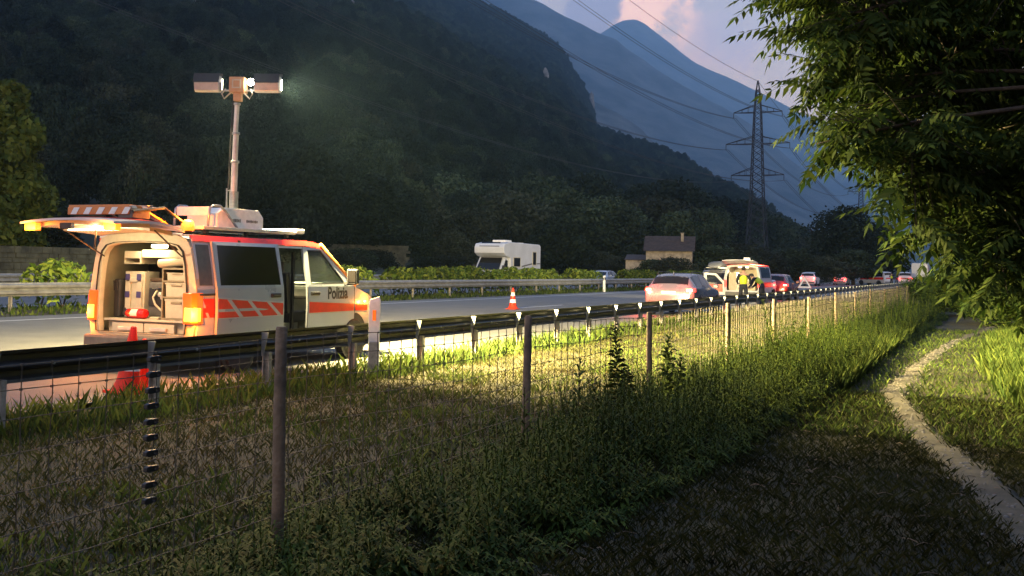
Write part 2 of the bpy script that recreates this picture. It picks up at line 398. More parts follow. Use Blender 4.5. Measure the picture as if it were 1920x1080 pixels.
mat('stone_wall', (0.40, 0.33, 0.22), 0.9, var=0.25, vscale=2.2, bump=0.7, bscale=9)
mat('roof_tile', (0.055, 0.040, 0.034), 0.9, var=0.3, vscale=3, bump=0.5, bscale=12)
mat('pylon_steel', (0.022, 0.024, 0.03), 0.6, 0.4, var=0.15, vscale=0.4)
mat('cable_black', (0.03, 0.033, 0.04), 0.6, var=0.1)
mat('post_wood', (0.19, 0.14, 0.095), 0.85, var=0.28, vscale=7, bump=0.6, bscale=35)
mat('wire_steel', (0.13, 0.11, 0.08), 0.75, 0.05, var=0.25, vscale=5)

def sheet(name, x0, x1, y0, y1, z, m, nx=2, ny=2, amp=0.0, sc=0.6, kind='structure'):
    xs = np.linspace(x0, x1, nx); ys = np.linspace(y0, y1, ny); X, Y = np.meshgrid(xs, ys, indexing='ij')
    Z = np.full_like(X, z)+amp*fbm(X*sc, Y*sc, 4)
    V = np.stack([X, Y, Z], -1).reshape(-1, 3); i, j = np.meshgrid(np.arange(nx-1), np.arange(ny-1), indexing='ij')
    a = (i*ny+j).ravel(); F = np.stack([a, a+ny, a+ny+1, a+1], -1)
    return tag(obj(name, np_mesh(name, V, F, m, smooth=amp > 0)), kind=kind)

def vz(x, y):   # verge height: gentle unevenness
    return 0.10*fbm(np.asarray(x)*0.6, np.asarray(y)*0.6, 4)
sheet('ground', -9000, 3500, -200, 9000, -0.12, 'ground_earth')
sheet('verge', -9.0, 16.0, -6.0, 60.0, 0.0, 'verge_soil', 120, 300, 0.10)
sheet('verge', -9.0, 16.0, 60.0, 260.0, -0.01, 'verge_soil', 12, 60, 0.06)
road = sheet('road', -24.1, -8.95, -40, 900, 0.045, 'asphalt', 3, 60)
sheet('median_strip', -28.5, -24.1, -40, 900, 0.03, 'verge_soil', 6, 200, 0.05)
sheet('opposite_road', -39.2, -28.5, -40, 900, 0.045, 'asphalt', 3, 60)
def line(x, w, y0, y1, z=0.050, name='road_marking'):
    m = MB(); n = max(2, int((y1-y0)/8)+1)
    m.grid(lambda a, b: (x+a, b, z), [-w/2, w/2], list(np.linspace(y0, y1, n))); return tag(m.build(name, 'line_paint'), kind='structure')
line(-22.55, 0.18, -40, 900)
for k in range(12): line(-16.6, 0.15, 37+18*k-54, 43+18*k-54)
line(-29.4, 0.18, -40, 900)
for k in range(14): line(-33.6, 0.15, 20+18*k-36, 26+18*k-36)
line(-38.2, 0.18, -40, 900)

# worn path through the grass
def path_x(y): return np.interp(y, [-4, 3, 8.3, 12, 15.2, 20, 28.4, 40, 60], [1.7, 0.93, 0.16, -0.66, -1.12, -1.05, -0.62, 0.6, 3.0])
def path_w(y): return np.interp(y, [0, 8, 12, 15, 20, 28, 40], [0.21, 0.18, 0.17, 0.18, 0.14, 0.12, 0.14])
ys = np.linspace(-4, 58, 620); V = []; F = []
for i, y in enumerate(ys):
    x = path_x(y); w = path_w(y)
    for k in range(9):
        t = -1+2*k/8; jx = (0.34 if k in (0, 8) else 0.16)*fbm(np.array([y*2.3]), np.array([k*0.9]), 5)[0]
        xx = x+w*t*1.25+jx*1.2
        edge = 1-abs(t)**4
        V.append((xx, y, float(vz(xx, y))-0.012+0.024*edge))
for i in range(len(ys)-1):
    for k in range(8): a = i*9+k; F.append((a, a+9, a+10, a+1))
pebbles = MB(); _r = random.Random(5)
for k in range(700):
    y = _r.uniform(4, 30); x = float(path_x(y))+_r.gauss(0, 1)*float(path_w(y))*0.75; s = _r.uniform(0.006, 0.022)
    pebbles.ball((x, y, float(vz(x, y))+0.012), (s, s*_r.uniform(.7, 1.2), s*0.6), 5, 4)
tag(pebbles.build('path_pebbles', 'pebble'), 'small pebbles scattered on the footpath', 'gravel', kind='stuff')
tag(obj('footpath', np_mesh('footpath', V, F, 'path_sand', True)), kind='structure')

# ------------------------------------------------------------------ mountains
def interp_pts(pts, u): a = np.array(pts, float); return np.interp(u, a[:, 0], a[:, 1])
CREST1 = [(-900, -700), (-300, -520), (0, -430), (400, -250), (700, -110), (900, 0), (930, 15), (1000, 60), (1040, 90), (1060, 120), (1085, 160), (1104, 192), (1110, 226), (1180, 262), (1240, 292), (1330, 340), (1390, 372), (1430, 405), (1480, 440), (1560, 480), (1700, 500)]
CDIST1 = [(-900, 2300), (700, 2250), (900, 2100), (1060, 1900), (1104, 1750), (1112, 1500), (1180, 1300), (1240, 1150), (1330, 1000), (1390, 900), (1480, 800), (1700, 700)]
FOOT1 = [(-900, 100), (700, 100), (900, 140), (1100, 210), (1300, 290), (1700, 420)]
def dirs(u): d = ray(float(u), 540.0); d.z = 0; return d
def ridge(name, us, crest, cdist, foot, ns, pz, pd, amp, back, m, nsc, ang=None):
    V = np.zeros((len(us), ns+4, 3))
    for i, u in enumerate(us):
        d0 = ray(float(u), 500.0)
        vc = interp_pts(crest, u); Dc = interp_pts(cdist, u); Df = interp_pts(foot, u)
        pc = at_depth(float(u), vc, Dc)
        hx = Vector((d0.x, d0.y)); hc = Vector((pc.x, pc.y)).length
        hd = hx.normalized()
        for j in range(ns+4):
            if j < ns:
                s = j/(ns-1); h = Df+(hc-Df)*s**pd; z = pc.z*s**pz
            else:
                q = (j-ns+1)/4; h = hc+back*q; z = pc.z*(1-0.75*q*q)-back*0.1*q
            V[i, j] = (hd.x*h, hd.y*h, z)
    X = V[:, :, 0]; Y = V[:, :, 1]
    w = np.clip(V[:, :, 2]/(amp*4+1e-6), 0, 1)
    n = fbm(X/nsc, Y/nsc, 6)
    rd = 1-np.abs(fbm(X/(nsc*1.7)+40, Y/(nsc*1.7), 5))*4
    V[:, :, 2] += amp*(n*1.3+0.35*(rd-0.6))*w
    nu, nv = V.shape[:2]; i, j = np.meshgrid(np.arange(nu-1), np.arange(nv-1), indexing='ij'); a = (i*nv+j).ravel()
    F = np.stack([a, a+nv, a+nv+1, a+1], -1)
    o = obj(name, np_mesh(name, V.reshape(-1, 3), F, m, True)); tag(o, kind='structure')
    return V
us1 = np.concatenate([np.linspace(-900, 880, 130), np.linspace(890, 1130, 60), np.linspace(1140, 1700, 60)])
V1 = ridge('hillside', us1, CREST1, CDIST1, FOOT1, 110, 1.5, 1.3, 26, 900, 'forest_floor', 220)
CREST1B = [(900, 60), (1000, 120), (1060, 160), (1110, 188), (1150, 205), (1200, 235), (1235, 272), (1260, 305), (1300, 340), (1400, 420), (1500, 480)]
ridge('spur', np.linspace(900, 1500, 90), CREST1B, [(900, 3000), (1500, 2500)], [(900, 1500), (1500, 1500)], 50, 1.2, 1.0, 30, 800, 'far_forest', 260)
CREST2 = [(500, -330), (700, -220), (860, -80), (910, -20), (1000, 0), (1040, 14), (1075, 32), (1110, 48), (1150, 62), (1180, 88), (1215, 112), (1260, 140), (1300, 165), (1350, 195), (1400, 230), (1450, 270), (1500, 312), (1560, 360), (1620, 420), (1700, 480)]
ridge('mountain', np.linspace(500, 1700, 220), CREST2, [(500, 5200), (1300, 4700), (1700, 4200)], [(500, 2600), (1700, 2600)], 90, 1.15, 1.0, 95, 1500, 'far_forest', 700)
CREST3 = [(900, 180), (1050, 110), (1110, 72), (1145, 50), (1165, 41), (1185, 39), (1205, 48), (1250, 80), (1300, 118), (1350, 142), (1400, 165), (1450, 190), (1500, 214), (1530, 226), (1600, 262), (1700, 330), (1850, 420), (2000, 470), (2300, 490)]
ridge('mountain', np.linspace(900, 2300, 220), CREST3, [(900, 8200), (2300, 7600)], [(900, 5000), (2300, 4800)], 70, 1.1, 1.0, 80, 900, 'far_forest', 1000)
CREST4 = [(1500, 430), (1700, 380), (1900, 300), (2200, 100), (2800, -200), (3600, -350)]
ridge('mountain', np.linspace(1500, 3600, 120), CREST4, [(1500, 5200), (3600, 2500)], [(1500, 3000), (3600, 900)], 60, 1.2, 1.0, 80, 400, 'far_forest', 600)

def outcrop(u, v, w, h, label):
    d = V1.reshape(-1, 3)-np.array(CAM); c = d@np.array(_fw); ok = c > 50
    uu = np.where(ok, 960+FPX*(d@np.array(_r2))/np.maximum(c, 1), 1e9); vv = CY-FPX*(d@np.array(_u2))/np.maximum(c, 1)
    i = np.argmin((uu-u)**2+(vv-v)**2); p = V1.reshape(-1, 3)[i]; s = c[i]/FPX
    t = empty('rock_outcrop', p); tag(t, label, 'rock'); m = MB(); m.ball((0, 0, 3), (w*s/2, w*s/3, h*s/2+4), 18, 14); rnd = random.Random(u)
    V = np.array(m.v); n = fbm(V[:, 0]*0.25+u, V[:, 2]*0.25+V[:, 1]*0.3, 4); m.v = [tuple(q*(1+1.1*k)) for q, k in zip(V, n)]; m.build('face', 'rock', t)
for (u, v, w, h, l) in ((362, 42, 24, 40, 'pale rock face high on the wooded slope left of the mast'), (350, 72, 20, 18, 'small pale rock below the rock face on the slope'), (1108, 212, 12, 46, 'pale cliff edge on the shoulder of the wooded ridge'), (1022, 158, 14, 22, 'pale rock patch on the upper slope of the ridge'), (640, 20, 40, 14, 'grey rock band near the top of the wooded slope')): outcrop(u, v, w, h, l)

# the air between the camera and the mountains
def haze():
    m = bpy.data.materials.new('haze_air'); m.use_nodes = True; nt = m.node_tree; nt.nodes.clear()
    out = nt.nodes.new('ShaderNodeOutputMaterial'); v = nt.nodes.new('ShaderNodeVolumePrincipled')
    v.inputs['Color'].default_value = HAZE_COL; v.inputs['Density'].default_value = HAZE_DENS; v.inputs['Anisotropy'].default_value = 0.7
    nt.links.new(v.outputs[0], out.inputs['Volume']); MATS['haze_air'] = m
    b = MB(); b.span((-9400, -420, -4), (3900, 9400, 2700)); o = b.build('haze', 'haze_air'); tag(o, 'thin blue evening haze over the valley', 'haze', kind='stuff')
HAZE_COL = (0.41, 0.70, 1.0, 1); HAZE_DENS = 1.7e-4
haze()

# ------------------------------------------------------------------ broadleaf crowns
def quad_leaves(P, Nn, size, asp=0.6, jit=0.7):
    n = len(P)
    Nn = Nn+rng.normal(0, jit, (n, 3)); Nn /= np.linalg.norm(Nn, axis=1)[:, None]
    t = rng.normal(0, 1, (n, 3)); t -= Nn*np.sum(t*Nn, 1)[:, None]; t /= np.linalg.norm(t, axis=1)[:, None]
    b = np.cross(Nn, t); sz = (size*(0.6+0.8*rng.random(n)))[:, None]
    bend = Nn*sz*0.18
    V = np.stack([P-t*sz, P+b*sz*asp-bend*0, P+t*sz-bend, P-b*sz*asp], 1).reshape(-1, 3)
    F = np.arange(4*n).reshape(-1, 4)
    return V, F
def crown_geo(seed, n, h, r, size, base=0.16, lobes=16, cone=0.0):
    global rng
    keep = rng; rng = np.random.default_rng(seed)
    C = []; Rr = []
    for k in range(lobes):
        t = (k+0.5)/lobes; z = h*(base+(1-base)*(0.12+0.80*t)); a = k*2.4+rng.random()*0.8
        prof = math.sin(PI*min(1, 0.18+0.80*t))**0.7*(1-cone*t)
        d = r*prof*(0.35+0.45*rng.random()); lr = r*(0.32+0.22*rng.random())*(0.65+0.5*prof)*(1-0.45*cone*t)
        C.append((d*math.cos(a), d*math.sin(a), z)); Rr.append(lr)
    C = np.array(C); Rr = np.array(Rr)
    p = Rr**2/np.sum(Rr**2); idx = rng.choice(lobes, n, p=p)
    D = rng.normal(0, 1, (n, 3)); D /= np.linalg.norm(D, axis=1)[:, None]
    rad = Rr[idx]*(1-0.42*rng.random(n)**1.7)*(1+0.16*rng.normal(0, 1, n).clip(-1, 2.2)*(rng.random(n) < 0.4))
    P = C[idx]+D*rad[:, None]*np.array([1, 1, 0.85])
    V, F = quad_leaves(P, D, size)
    rng = keep
    return V, F
def trunk_mesh(seed, h, r, top=0.62, limbs=5):
    rnd = random.Random(seed); m = MB()
    m.tube([(0, 0, -0.3), (0.02, 0.03, h*0.18), (rnd.uniform(-.1, .1), rnd.uniform(-.1, .1), h*0.4), (rnd.uniform(-.2, .2), rnd.uniform(-.2, .2), h*top)], [r*1.35, r, r*0.7, r*0.25], 8)
    for k in range(limbs):
        a = 2*PI*k/limbs+rnd.random(); z = h*rnd.uniform(0.22, 0.45); d = h*0.24
        m.tube([(0, 0, z), (math.cos(a)*d*0.5, math.sin(a)*d*0.5, z+h*0.12), (math.cos(a)*d, math.sin(a)*d, z+h*0.27)], [r*0.45, r*0.3, r*0.08], 6)
    return m.mesh('trunk', 'bark', smooth=True)
CROWNS = []
for i, (seed, h, r, mt) in enumerate([(1, 12, 4.6, 'leaf_dark'), (2, 11, 5.2, 'leaf_mid'), (3, 13, 4.2, 'leaf_dark'), (4, 10, 5.0, 'leaf_olive'), (5, 9, 3.8, 'leaf_mid')]):
    V, F = crown_geo(seed, 9500, h, r, 0.23, lobes=20)
    CROWNS.append((np_mesh('crown', V, F, mt), trunk_mesh(seed, h, 0.24), h))
def tree(name, label, loc, h, var, group=None, cat='tree', wide=1.0):
    t = empty(name, loc, random.uniform(0, 6.28)); tag(t, label, cat, group)
    cm, tm, h0 = CROWNS[var]; s = h/h0
    c = obj('crown', cm, t); c.scale = (s*wide, s*wide, s)
    k = obj('trunk', tm, t); k.scale = (s*wide, s*wide, s)
    return t
def tree_at(u, top, D, var, name='broadleaf_tree', label='', group=None, wide=1.0, base=0.0):
    p = at_depth(u, 505, D); q = at_depth(u, top, D)
    return tree(name, label, (p.x, p.y, base), q.z-base, var, group, wide=wide)
ROW = 'trees in the dark row at the foot of the slope'
RL = 'dark rounded broadleaf tree in the row at the foot of the wooded slope'
rowlist = [(120, 372, 150, 3), (185, 380, 140, 1), (250, 352, 165, 0), (330, 318, 150, 3), (395, 350, 170, 4), (500, 322, 180, 0), (560, 345, 160, 2), (615, 318, 185, 1), (690, 330, 170, 0), (745, 352, 160, 4), (800, 306, 190, 2), (850, 330, 165, 1), (905, 345, 170, 0), (955, 362, 160, 3),
           (1010, 332, 190, 1), (1060, 362, 170, 4), (1100, 326, 200, 0), (1140, 372, 170, 1), (1165, 395, 165, 4), (1195, 342, 215, 2), (1265, 338, 210, 0), (1230, 372, 190, 3), (1320, 392, 190, 1), (1350, 366, 300, 2), (1395, 376, 310, 0), (1440, 404, 300, 1), (1478, 420, 305, 4), (1505, 446, 300, 3),
           (1270, 400, 170, 4), (640, 380, 140, 4), (880, 395, 140, 3), (1045, 410, 145, 4), (450, 385, 140, 3), (1330, 430, 160, 4)]
ORD = ['leftmost', 'second from the left', 'third from the left', 'fourth from the left', 'fifth from the left', 'sixth from the left', 'seventh from the left', 'eighth from the left']
SECT = [(-999, 'behind the raised tailgate'), (400, 'right behind the mast'), (600, 'between van roof and motorhome'), (880, 'above the motorhome'), (1020, 'between motorhome and barn'), (1180, 'behind the barn'), (1310, 'around the pylon foot')]
def section(u, secs): return [n for a, n in secs if u >= a][-1]
cnt = {}
for (u, top, D, v) in sorted(rowlist):
    s = section(u, SECT); k = cnt.get(s, 0); cnt[s] = k+1
    tree_at(u, top, D, v, label=f'dark rounded tree at the slope foot {s}, {ORD[k]}', group=ROW, wide=random.uniform(0.95, 1.25))
tree_at(1585, 388, 165, 0, 'broadleaf_tree', 'big dark dome-shaped tree standing alone right of the lattice pylon', wide=1.25)
tree_at(1650, 420, 175, 1, 'broadleaf_tree', 'dark tree at the right shoulder of the big dome-shaped tree', wide=1.1)
SHR = 'dark bushes behind the far carriageway'
SEC2 = [(-999, 'right of the police van roof'), (780, 'left of the motorhome'), (1000, 'between motorhome and barn'), (1150, 'in front of the barn'), (1310, 'right of the barn'), (1520, 'below the dome-shaped tree')]; cnt2 = {}
for (u, top, D, v) in sorted([(1340, 462, 130, 4), (1385, 458, 135, 3), (1440, 474, 140, 1), (1490, 468, 140, 4), (1530, 480, 140, 3), (1600, 470, 150, 4), (1110, 470, 150, 3), (1060, 476, 150, 4), (840, 478, 120, 3), (800, 482, 120, 4), (700, 470, 115, 3), (660, 466, 110, 1), (640, 472, 105, 3), (1170, 482, 140, 3), (1225, 488, 118, 4), (1262, 484, 116, 3)]):
    s = section(u, SEC2); k = cnt2.get(s, 0); cnt2[s] = k+1
    tree_at(u, top, D, v, 'shrub', f'dark low bush beyond the motorway {s}, {ORD[k]}', SHR, wide=1.9).__setitem__('category', 'bush')

# single lit tree at the left
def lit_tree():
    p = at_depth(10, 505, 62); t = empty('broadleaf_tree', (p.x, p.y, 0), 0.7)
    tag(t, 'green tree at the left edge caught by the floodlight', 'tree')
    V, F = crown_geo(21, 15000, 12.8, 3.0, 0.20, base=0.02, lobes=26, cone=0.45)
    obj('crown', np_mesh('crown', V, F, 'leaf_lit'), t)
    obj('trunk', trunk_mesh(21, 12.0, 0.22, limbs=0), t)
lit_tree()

# wooded slope: one mass of crowns scattered over the hillside
def forest():
    nu, nv = V1.shape[:2]; pts = []
    A = V1[:-1, :-1]; B = V1[1:, :-1]; Cq = V1[:-1, 1:]
    area = np.linalg.norm(np.cross(B-A, Cq-A), axis=2)
    dist = np.linalg.norm(A, axis=2)
    cx = (A+V1[1:, 1:])/2
    d = cx-np.array(CAM); f = np.array(_fw); c = d@f
    u = 960+FPX*(d@np.array(_r2))/np.maximum(c, 1); v = CY-FPX*(d@np.array(_u2))/np.maximum(c, 1)
    vis = (c > 10) & (u > -260) & (u < 1600) & (v > -120) & (v < 520)
    lam = np.where(vis & (dist > 112), area/30.0, 0)
    lam[:, 106:] = 0
    print('forest mean', lam.sum())
    lam *= min(1.0, 42000/lam.sum())
    cnt = rng.poisson(lam)
    for (i, j) in zip(*np.nonzero(cnt)):
        k = cnt[i, j]; a = rng.random((k, 2))
        p = (V1[i, j]*((1-a[:, 0])*(1-a[:, 1]))[:, None]+V1[i+1, j]*(a[:, 0]*(1-a[:, 1]))[:, None]+V1[i, j+1]*((1-a[:, 0])*a[:, 1])[:, None]+V1[i+1, j+1]*(a[:, 0]*a[:, 1])[:, None])
        pts.append(p)
    pts = np.concatenate(pts); pts[:, 2] -= 1.6
    n2 = fbm(pts[:, 0]/60, pts[:, 1]/60, 3)
    keep = (n2 > -0.26); pts = pts[keep]
    me = bpy.data.meshes.new('hillside_forest'); me.vertices.add(len(pts)); me.vertices.foreach_set('co', pts.astype(np.float32).ravel()); me.update()
    o = obj('hillside_forest', me); tag(o, 'dense dark broadleaf wood covering the mountain slope', 'forest', kind='stuff')
    src = []
    for v in range(5):
        for q in bpy.data.objects:
            if q.type == 'MESH' and q.data == CROWNS[v][0]: src.append(q); break
    ng = bpy.data.node_groups.new('scatter_crowns', 'GeometryNodeTree')
    ng.interface.new_socket('Geometry', in_out='INPUT', socket_type='NodeSocketGeometry'); ng.interface.new_socket('Geometry', in_out='OUTPUT', socket_type='NodeSocketGeometry')
    N = ng.nodes.new; L = ng.links.new
    gi = N('NodeGroupInput'); go = N('NodeGroupOutput'); ip = N('GeometryNodeInstanceOnPoints'); jn = N('GeometryNodeJoinGeometry')
    for q in src:
        oi = N('GeometryNodeObjectInfo'); oi.inputs['Object'].default_value = q; oi.inputs['As Instance'].default_value = True; oi.transform_space = 'ORIGINAL'
        L(oi.outputs['Geometry'], jn.inputs[0])
    L(gi.outputs[0], ip.inputs['Points']); L(jn.outputs[0], ip.inputs['Instance']); ip.inputs['Pick Instance'].default_value = True
    r1 = N('FunctionNodeRandomValue'); r1.data_type = 'FLOAT_VECTOR'; r1.inputs[0].default_value = (0, 0, 0); r1.inputs[1].default_value = (0.15, 0.15, 6.28)
    r2 = N('FunctionNodeRandomValue'); r2.data_type = 'FLOAT_VECTOR'; r2.inputs[0].default_value = (0.42, 0.42, 0.40); r2.inputs[1].default_value = (1.15, 1.15, 1.15); r2.inputs['Seed'].default_value = 5
    L(r1.outputs[0], ip.inputs['Rotation']); L(r2.outputs[0], ip.inputs['Scale'])
    L(ip.outputs[0], go.inputs[0])
    md = o.modifiers.new('scatter', 'NODES'); md.node_group = ng
    print('forest', len(pts))
forest()

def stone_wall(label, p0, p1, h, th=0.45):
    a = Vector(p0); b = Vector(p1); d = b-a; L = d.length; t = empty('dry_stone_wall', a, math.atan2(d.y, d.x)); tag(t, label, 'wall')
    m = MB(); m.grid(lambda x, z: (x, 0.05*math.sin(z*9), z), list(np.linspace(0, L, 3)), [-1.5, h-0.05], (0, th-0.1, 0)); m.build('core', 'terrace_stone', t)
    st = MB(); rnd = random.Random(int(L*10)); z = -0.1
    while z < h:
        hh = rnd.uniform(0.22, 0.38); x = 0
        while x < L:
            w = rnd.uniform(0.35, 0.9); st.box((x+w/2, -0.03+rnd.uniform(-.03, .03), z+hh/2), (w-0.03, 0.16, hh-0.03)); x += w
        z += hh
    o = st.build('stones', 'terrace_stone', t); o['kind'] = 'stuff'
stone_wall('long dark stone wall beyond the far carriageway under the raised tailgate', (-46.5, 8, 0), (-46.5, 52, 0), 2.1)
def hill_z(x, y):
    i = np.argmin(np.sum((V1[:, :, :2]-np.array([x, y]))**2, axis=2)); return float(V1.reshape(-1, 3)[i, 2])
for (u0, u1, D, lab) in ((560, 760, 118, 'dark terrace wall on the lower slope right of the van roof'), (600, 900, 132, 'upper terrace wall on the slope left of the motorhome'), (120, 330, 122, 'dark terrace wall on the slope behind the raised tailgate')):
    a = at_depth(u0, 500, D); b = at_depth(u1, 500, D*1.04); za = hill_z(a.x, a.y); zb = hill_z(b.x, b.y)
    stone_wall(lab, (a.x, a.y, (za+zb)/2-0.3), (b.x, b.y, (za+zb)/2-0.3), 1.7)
# ------------------------------------------------------------------ barn
def barn():
    p = at_depth(1256, 505, 130); t = empty('stone_barn', (p.x, p.y, 0), YAW*0.35+R_(4)); tag(t, 'old stone barn with dark gable roof beyond the motorway', 'barn')
    w, d, he, hr = 2.75, 2.3, 4.15, 5.75
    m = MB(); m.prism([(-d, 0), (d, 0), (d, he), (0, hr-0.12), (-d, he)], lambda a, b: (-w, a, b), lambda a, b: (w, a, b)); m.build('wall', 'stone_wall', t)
    for sy in (-1, 1):
        r = MB(); sl = math.atan2(hr-he, d); L = math.hypot(d+0.35, (hr-he)*(d+0.35)/d)
        rows = 11
        for k in range(rows):
            a0 = k/rows; zc = hr-(a0+0.5/rows)*L*math.sin(sl)+0.05; yc = sy*(a0+0.5/rows)*L*math.cos(sl)
            r.box((0, yc, zc), (2*w+0.6, L/rows*1.12, 0.05), rotm(rx=-sy*(sl-0.08)))
        r.build('roof', 'roof_tile', t)
    c = MB(); c.box((1.5, -0.9, hr-0.1), (0.32, 0.32, 1.0)); c.box((1.5, -0.9, hr+0.43), (0.42, 0.42, 0.08)); c.build('chimney', 'stone_wall', t)
    f = MB(); f.ring([(-0.45, 0), (0.45, 0), (0.45, 1.9), (-0.45, 1.9)], [(-0.35, 0.02), (0.35, 0.02), (0.35, 1.8), (-0.35, 1.8)], lambda a, b: (w+0.002, a, b), lambda a, b: (w+0.07, a, b)); dr = f.build('door_frame', 'stone_wall', t)
    g = MB(); g.box((w+0.02, 0, 0.92), (0.05, 0.7, 1.76)); g.build('door', 'bark', t)
    for (yy) in (-0.1,):
        s = MB(); s.box((w+0.01, yy, 3.5), (0.06, 0.5, 0.5)); s.build('vent', 'dark_glass', t)
    t2 = empty('stone_annex', t.matrix_basis @ Vector((-4.0, -0.4, 0)), YAW*0.35+R_(4)); tag(t2, 'low stone shed leaning on the left end of the barn', 'shed')
    a = MB(); a.prism([(-1.6, 0), (1.6, 0), (1.6, 3.4), (-1.6, 2.8)], lambda q, b: (-1.2, q, b), lambda q, b: (1.2, q, b)); a.build('wall', 'stone_wall', t2)
    a = MB(); a.box((0, 0, 3.17), (2.7, 3.6, 0.08), rotm(rx=math.atan2(0.6, 3.2))); a.build('roof', 'roof_tile', t2)
barn()

# ------------------------------------------------------------------ lattice pylons and cables
ARMS = [(42.0, 6.1), (34.0, 8.0), (26.0, 6.6)]
def pylon_mesh_parts(t):
    def half(z): return np.interp(z, [0, 8, 20, 42, 47, 50.2], [2.9, 2.35, 1.6, 0.85, 0.5, 0.05])
    for sx in (-1, 1):
        for sy in (-1, 1):
            m = MB(); m.tube([(sx*half(z), sy*half(z), z) for z in (0, 8, 20, 42, 47, 50.1)], 0.15, 4); m.build('leg', 'pylon_steel', t)
    z = 0.3; br = MB(); r = 0.085
    while z < 47:
        h = half(z); z2 = min(48, z+max(1.4, h*1.35)); h2 = half(z2)
        for (ax) in (0, 1):
            for s in (-1, 1):
                for (q, w) in ((-1, 1), (1, -1)):
                    a = (q*h, s*h, z) if ax == 0 else (s*h, q*h, z); b = (w*h2, s*h2, z2) if ax == 0 else (s*h2, w*h2, z2)
                    br.tube([a, b], r, 3, cap=False)
        z = z2
    br.build('bracing', 'pylon_steel', t)
    for (za, w) in ARMS:
        for s in (-1, 1):
            m = MB(); h = half(za); h2 = half(za+1.9)
            for sy in (-1, 1):
                m.tube([(s*h, sy*h, za), (s*w, 0, za+0.1)], 0.12, 4); m.tube([(s*h2, sy*h2, za+1.9), (s*w, 0, za+0.15)], 0.11, 4)
                for q in (0.3, 0.6):
                    m.tube([(s*(h+(w-h)*q), sy*h*(1-q), za+0.1*q), (s*(h2+(w-h2)*q), sy*h2*(1-q), za+1.9*(1-q))], 0.05, 3)
            arm = m.build('cross_arm', 'pylon_steel', t)
            n = MB(); n.lathe([(0.03, 0), (0.12, -0.15), (0.04, -0.3), (0.12, -0.45), (0.04, -0.6), (0.12, -0.75), (0.04, -0.9), (0.12, -1.05), (0.03, -1.3)], 6, c=(s*w, 0, za+0.05)); n.build('insulator', 'pylon_steel', arm)
PY1 = (-52.3, 270.5); PY2 = (-55.0, 545.0); PY0 = (-49.6, -10.0)
p1 = empty('lattice_pylon', (*PY1, 0)); tag(p1, 'tall lattice power pylon with three pairs of cross arms', 'pylon'); pylon_mesh_parts(p1)
p2 = copy_tree(p1); p2.location = (*PY2, 0); tag(p2, 'distant lattice pylon half hidden behind the overhanging leaves', 'pylon')
GC = 'overhead power cables strung between the pylons'
def cable(a, b, sag, name, label):
    pts = []
    for k in range(41):
        t = k/40; pts.append(Vector(a).lerp(Vector(b), t)-Vector((0, 0, sag*4*t*(1-t))))
    rr = [max(0.022, min(0.05, 0.00019*(p-CAM).length)) for p in pts]
    m = MB(); m.tube(pts, rr, 4)
    if sag > 7: m.tube([p+Vector((0.55, 0, 0)) for p in pts], rr, 4)
    o = m.build(name, 'cable_black'); tag(o, label, 'cable', GC)
for (za, w) in ARMS:
    lv = {42.0: 'upper', 34.0: 'middle', 26.0: 'lower'}[za]
    for s in (-1, 1):
        sd = 'left' if s < 0 else 'right'
        cable((PY0[0]+s*w, PY0[1], za-1.3), (PY1[0]+s*w, PY1[1], za-1.3), 7.1, 'power_cable', f'power cable rising towards the viewer from the {lv} {sd} arm of the pylon')
        cable((PY1[0]+s*w, PY1[1], za-1.3), (PY2[0]+s*w, PY2[1], za-1.3), 7.1, 'power_cable', f'power cable leading from the {lv} {sd} arm to the distant pylon')
cable((PY0[0], PY0[1], 50), (PY1[0], PY1[1], 50), 6, 'power_cable', 'thin earth wire running from the tip of the tall pylon')
cable((PY1[0], PY1[1], 50), (PY2[0], PY2[1], 50), 6, 'power_cable', 'thin earth wire from the pylon tip to the distant pylon')
# ------------------------------------------------------------------ guard rails
RZ = 0.0
def wbeam(L, x0, side=1, zt=0.75, h=0.31, d=0.08):
    pr = [(0.0, 0.0), (0.012, 0.03), (d, 0.055), (d, 0.105), (0.015, 0.135), (0.0, 0.155), (0.015, 0.175), (d, 0.205), (d, 0.255), (0.012, 0.28), (0.0, 0.31)]
    pts = [(x0-side*a, zt-b*h/0.31) for a, b in pr]; t = 0.004*side; m = MB(); n = len(pts)
    # stations: pressed ends near the joints give the rounded rib ends
    st = [0, 0.04, L-0.04, L]
    def row(y, k): return [(x, y, z) for x, z in pts]+[(x-t, y, z) for x, z in pts]
    vs = []; fs = []
    for s in st: vs += row(s, 1)
    for i in range(len(st)-1):
        for k in range(n-1):
            a = i*2*n+k; b = (i+1)*2*n+k; fs += [(a, b, b+1, a+1), (a+n, a+n+1, b+n+1, b+n)]
        a = i*2*n; b = (i+1)*2*n; fs += [(a, a+n, b+n, b), (a+n-1, b+n-1, b+2*n-1, a+2*n-1)]
    m.add(vs, fs); return m
